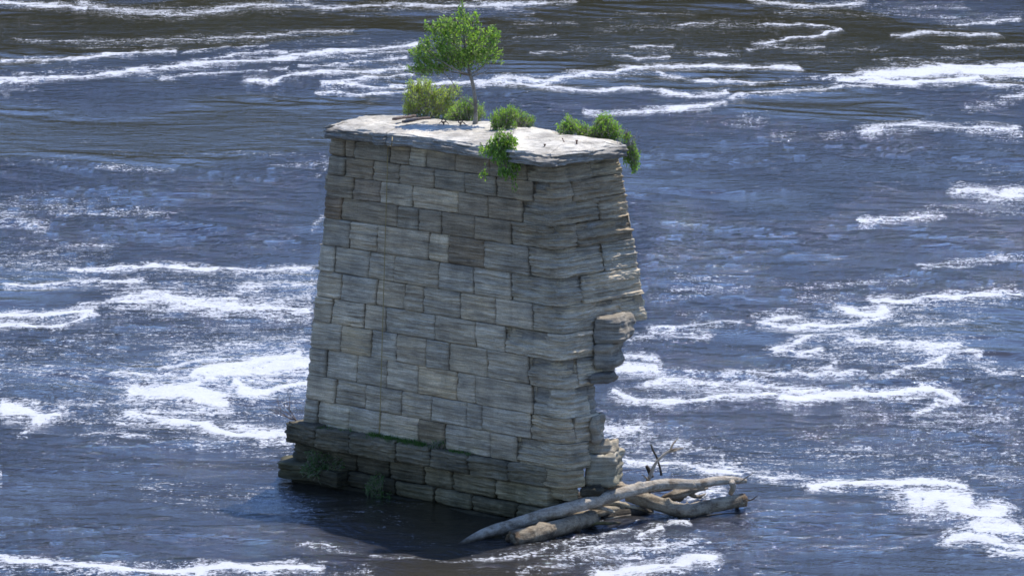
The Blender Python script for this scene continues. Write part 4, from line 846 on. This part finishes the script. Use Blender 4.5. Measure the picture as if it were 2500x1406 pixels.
log('driftwood_log', 'longest driftwood log, pale and sinuous, slanting across the jam with its left end under water', [(1120, 1330, -.02, .05), (1180, 1303, .10, .12), (1250, 1280, .22, .145), (1330, 1256, .38, .15), (1400, 1237, .50, .15), (1480, 1214, .62, .155), (1540, 1197, .70, .15), (1600, 1184, .74, .13), (1650, 1180, .74, .125), (1700, 1181, .72, .12), (1755, 1173, .72, .11), (1795, 1172, .70, .085), (1822, 1174, .66, .045)], M_DRIFT, seed=11, knots=5,
    extra=([(1786, 1176, .70, .07), (1790, 1190, .55, .06), (1784, 1203, .38, .055)], [(1690, 1184, .72, .06), (1712, 1190, .62, .05), (1722, 1197, .5, .012)], [(1805, 1178, .66, .02), (1822, 1165, .85, .012), (1845, 1150, 1.05, .004)]))
log('driftwood_log', 'heavy elbow-shaped driftwood log with a ragged broken right end', [(1530, 1208, .40, .16), (1560, 1214, .36, .19), (1610, 1230, .26, .18), (1650, 1243, .16, .18), (1680, 1249, .12, .19), (1712, 1240, .16, .175), (1760, 1229, .22, .165), (1815, 1220, .26, .16)], M_DRIFT, seed=12, ends=(1,), knots=4, col=(.8, .77, .7),
    extra=([(1798, 1226, .2, .05), (1800, 1236, .05, .05), (1797, 1245, -.1, .06)],))
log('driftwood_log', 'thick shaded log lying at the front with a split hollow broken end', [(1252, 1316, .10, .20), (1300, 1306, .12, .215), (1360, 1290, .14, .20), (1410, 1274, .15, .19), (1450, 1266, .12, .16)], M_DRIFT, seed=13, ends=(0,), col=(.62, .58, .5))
log('driftwood_log', 'short log with a warm-coloured cut end poking from under the loose block', [(1486, 1186, .46, .11), (1520, 1192, .44, .12), (1570, 1200, .34, .11)], M_DRIFT, seed=14, ends=(0,), col=(1.05, 1.0, .9))
log('driftwood_log', 'half-sunken curved log lying between the front log and the elbow-shaped log', [(1400, 1262, .05, .10), (1445, 1254, .12, .12), (1480, 1247, .14, .12), (1530, 1244, .10, .10), (1560, 1246, .0, .07)], M_DRIFT, seed=15, col=(.85, .82, .75))
log('driftwood_log', 'thin straight driftwood pole under the long sinuous log', [(1470, 1232, .26, .05), (1500, 1228, .28, .06), (1545, 1237, .18, .05), (1590, 1250, .02, .04)], M_DRIFT, seed=16, col=(.9, .88, .8))
log('mossy_branch', 'thin yellow-green mossy branch lying on the water in front of the jam', [(1415, 1286, .03, .035), (1450, 1278, .06, .04), (1490, 1277, .05, .035), (1515, 1275, .0, .02)], M_WETWOOD, seed=17, col=(2.2, 2.3, 1.0))
log('driftwood_root', 'gnarled grey root mass behind the elbow-shaped log', [(1615, 1216, .22, .05), (1650, 1208, .3, .12), (1680, 1198, .34, .10), (1725, 1190, .3, .05)], M_DRIFT, rough=.6, seed=18, col=(.6, .56, .5), extra=([(1640, 1210, .26, .06), (1660, 1220, .12, .05)], [(1680, 1200, .3, .07), (1700, 1212, .12, .04), (1725, 1205, .1, .02)]))
log('rotten_stump', 'dark rotten stump wedged against the near corner of the pier', [(1352, 1252, -.1, .2), (1353, 1240, .15, .2), (1352, 1222, .42, .15), (1356, 1208, .62, .09)], M_WETWOOD, rough=.6, seed=19, extra=([(1362, 1238, .25, .09), (1385, 1240, .15, .06), (1402, 1243, .1, .03)],))
log('wet_log', 'dark wet log filling the shaded gap under the loose block', [(1372, 1222, .22, .10), (1420, 1212, .3, .13), (1470, 1203, .3, .12)], M_WETWOOD, seed=20)
log('wet_log', 'low dark wet log under the long sinuous log', [(1470, 1262, .02, .09), (1530, 1252, .06, .12), (1590, 1244, .04, .10)], M_WETWOOD, seed=22)
for nm, lb, pp, mt, sd0 in [('stick', 'thin pale stick lying on the water right of the front log', [(1475, 1268, .06, .018), (1505, 1262, .1, .02), (1540, 1256, .12, .014)], M_DRIFT, 41),
        ('stick', 'slim crooked stick poking right from the broken end of the elbow-shaped log', [(1822, 1222, .2, .02), (1838, 1218, .28, .014), (1850, 1208, .4, .006)], M_WETWOOD, 42),
        ('stick', 'short curled stick caught between the stump and the longest log', [(1385, 1228, .3, .03), (1402, 1220, .42, .028), (1422, 1224, .4, .02)], M_DRIFT, 43),
        ('stick', 'dark forked stick wedged behind the elbow-shaped log', [(1585, 1200, .5, .03), (1620, 1196, .5, .026), (1655, 1190, .62, .014)], M_WETWOOD, 44),
        ('stick', 'pale stick crossing over the shaded gap beneath the longest log', [(1440, 1240, .3, .035), (1470, 1240, .32, .04), (1500, 1250, .2, .03)], M_DRIFT, 45),
        ('stick', 'long thin dark stick trailing in the water right of the jam', [(1700, 1262, .02, .025), (1760, 1254, .05, .02), (1810, 1250, .02, .01)], M_WETWOOD, 46)]:
    m = MB(); tube(m, [zl(a, b_, z) for a, b_, z, _ in pp], [q_[3] for q_ in pp], seg=8, n=6, rough=.3, seed=sd0); tag(m.build('stick', mt), lb, 'stick', 'sticks caught in the driftwood')
# upright twigs
def stick(name, label, brs, mat):
    m = MB()
    for P, R in brs: tube(m, P, R, seg=7, n=6, rough=.15, seed=4, col=(1.3, 1.3, 1.3) if mat is M_DRIFT else (1, 1, 1))
    tag(m.build(name, mat), label, 'branch', 'bare branches standing up from the driftwood')
SY = zl(1582, 1175, .6)[1]; q = lambda x, y, d=0: at_y(x, y, SY + d)
stick('bare_branch', 'pale forked bare branch rising from the driftwood jam', [([q(1580, 1178), q(1590, 1155), q(1600, 1132), q(1618, 1112), q(1640, 1098), q(1664, 1093)], [.045, .04, .034, .028, .024, .012]), ([q(1636, 1100), q(1642, 1085, .05), q(1650, 1075, .1), q(1657, 1068, .1)], [.024, .02, .016, .01]), ([q(1630, 1104), q(1655, 1098, .1), q(1670, 1092, .1)], [.022, .016, .01])], M_DRIFT)
stick('bare_branch', 'dark slender bare branch crossing behind the pale forked one', [([q(1615, 1160, .15), q(1611, 1140, .15), q(1603, 1115, .15), q(1595, 1100, .15), q(1589, 1084, .15)], [.03, .024, .024, .022, .018]), ([q(1592, 1165, .1), q(1585, 1148, .1), q(1578, 1136, .1)], [.05, .05, .035])], M_WETWOOD)
stick('bare_branch', 'tiny pale stub leaning left at the base of the forked branch', [([q(1584, 1172, -.05), q(1575, 1163, -.05), q(1567, 1158, -.05)], [.02, .018, .014])], M_DRIFT)
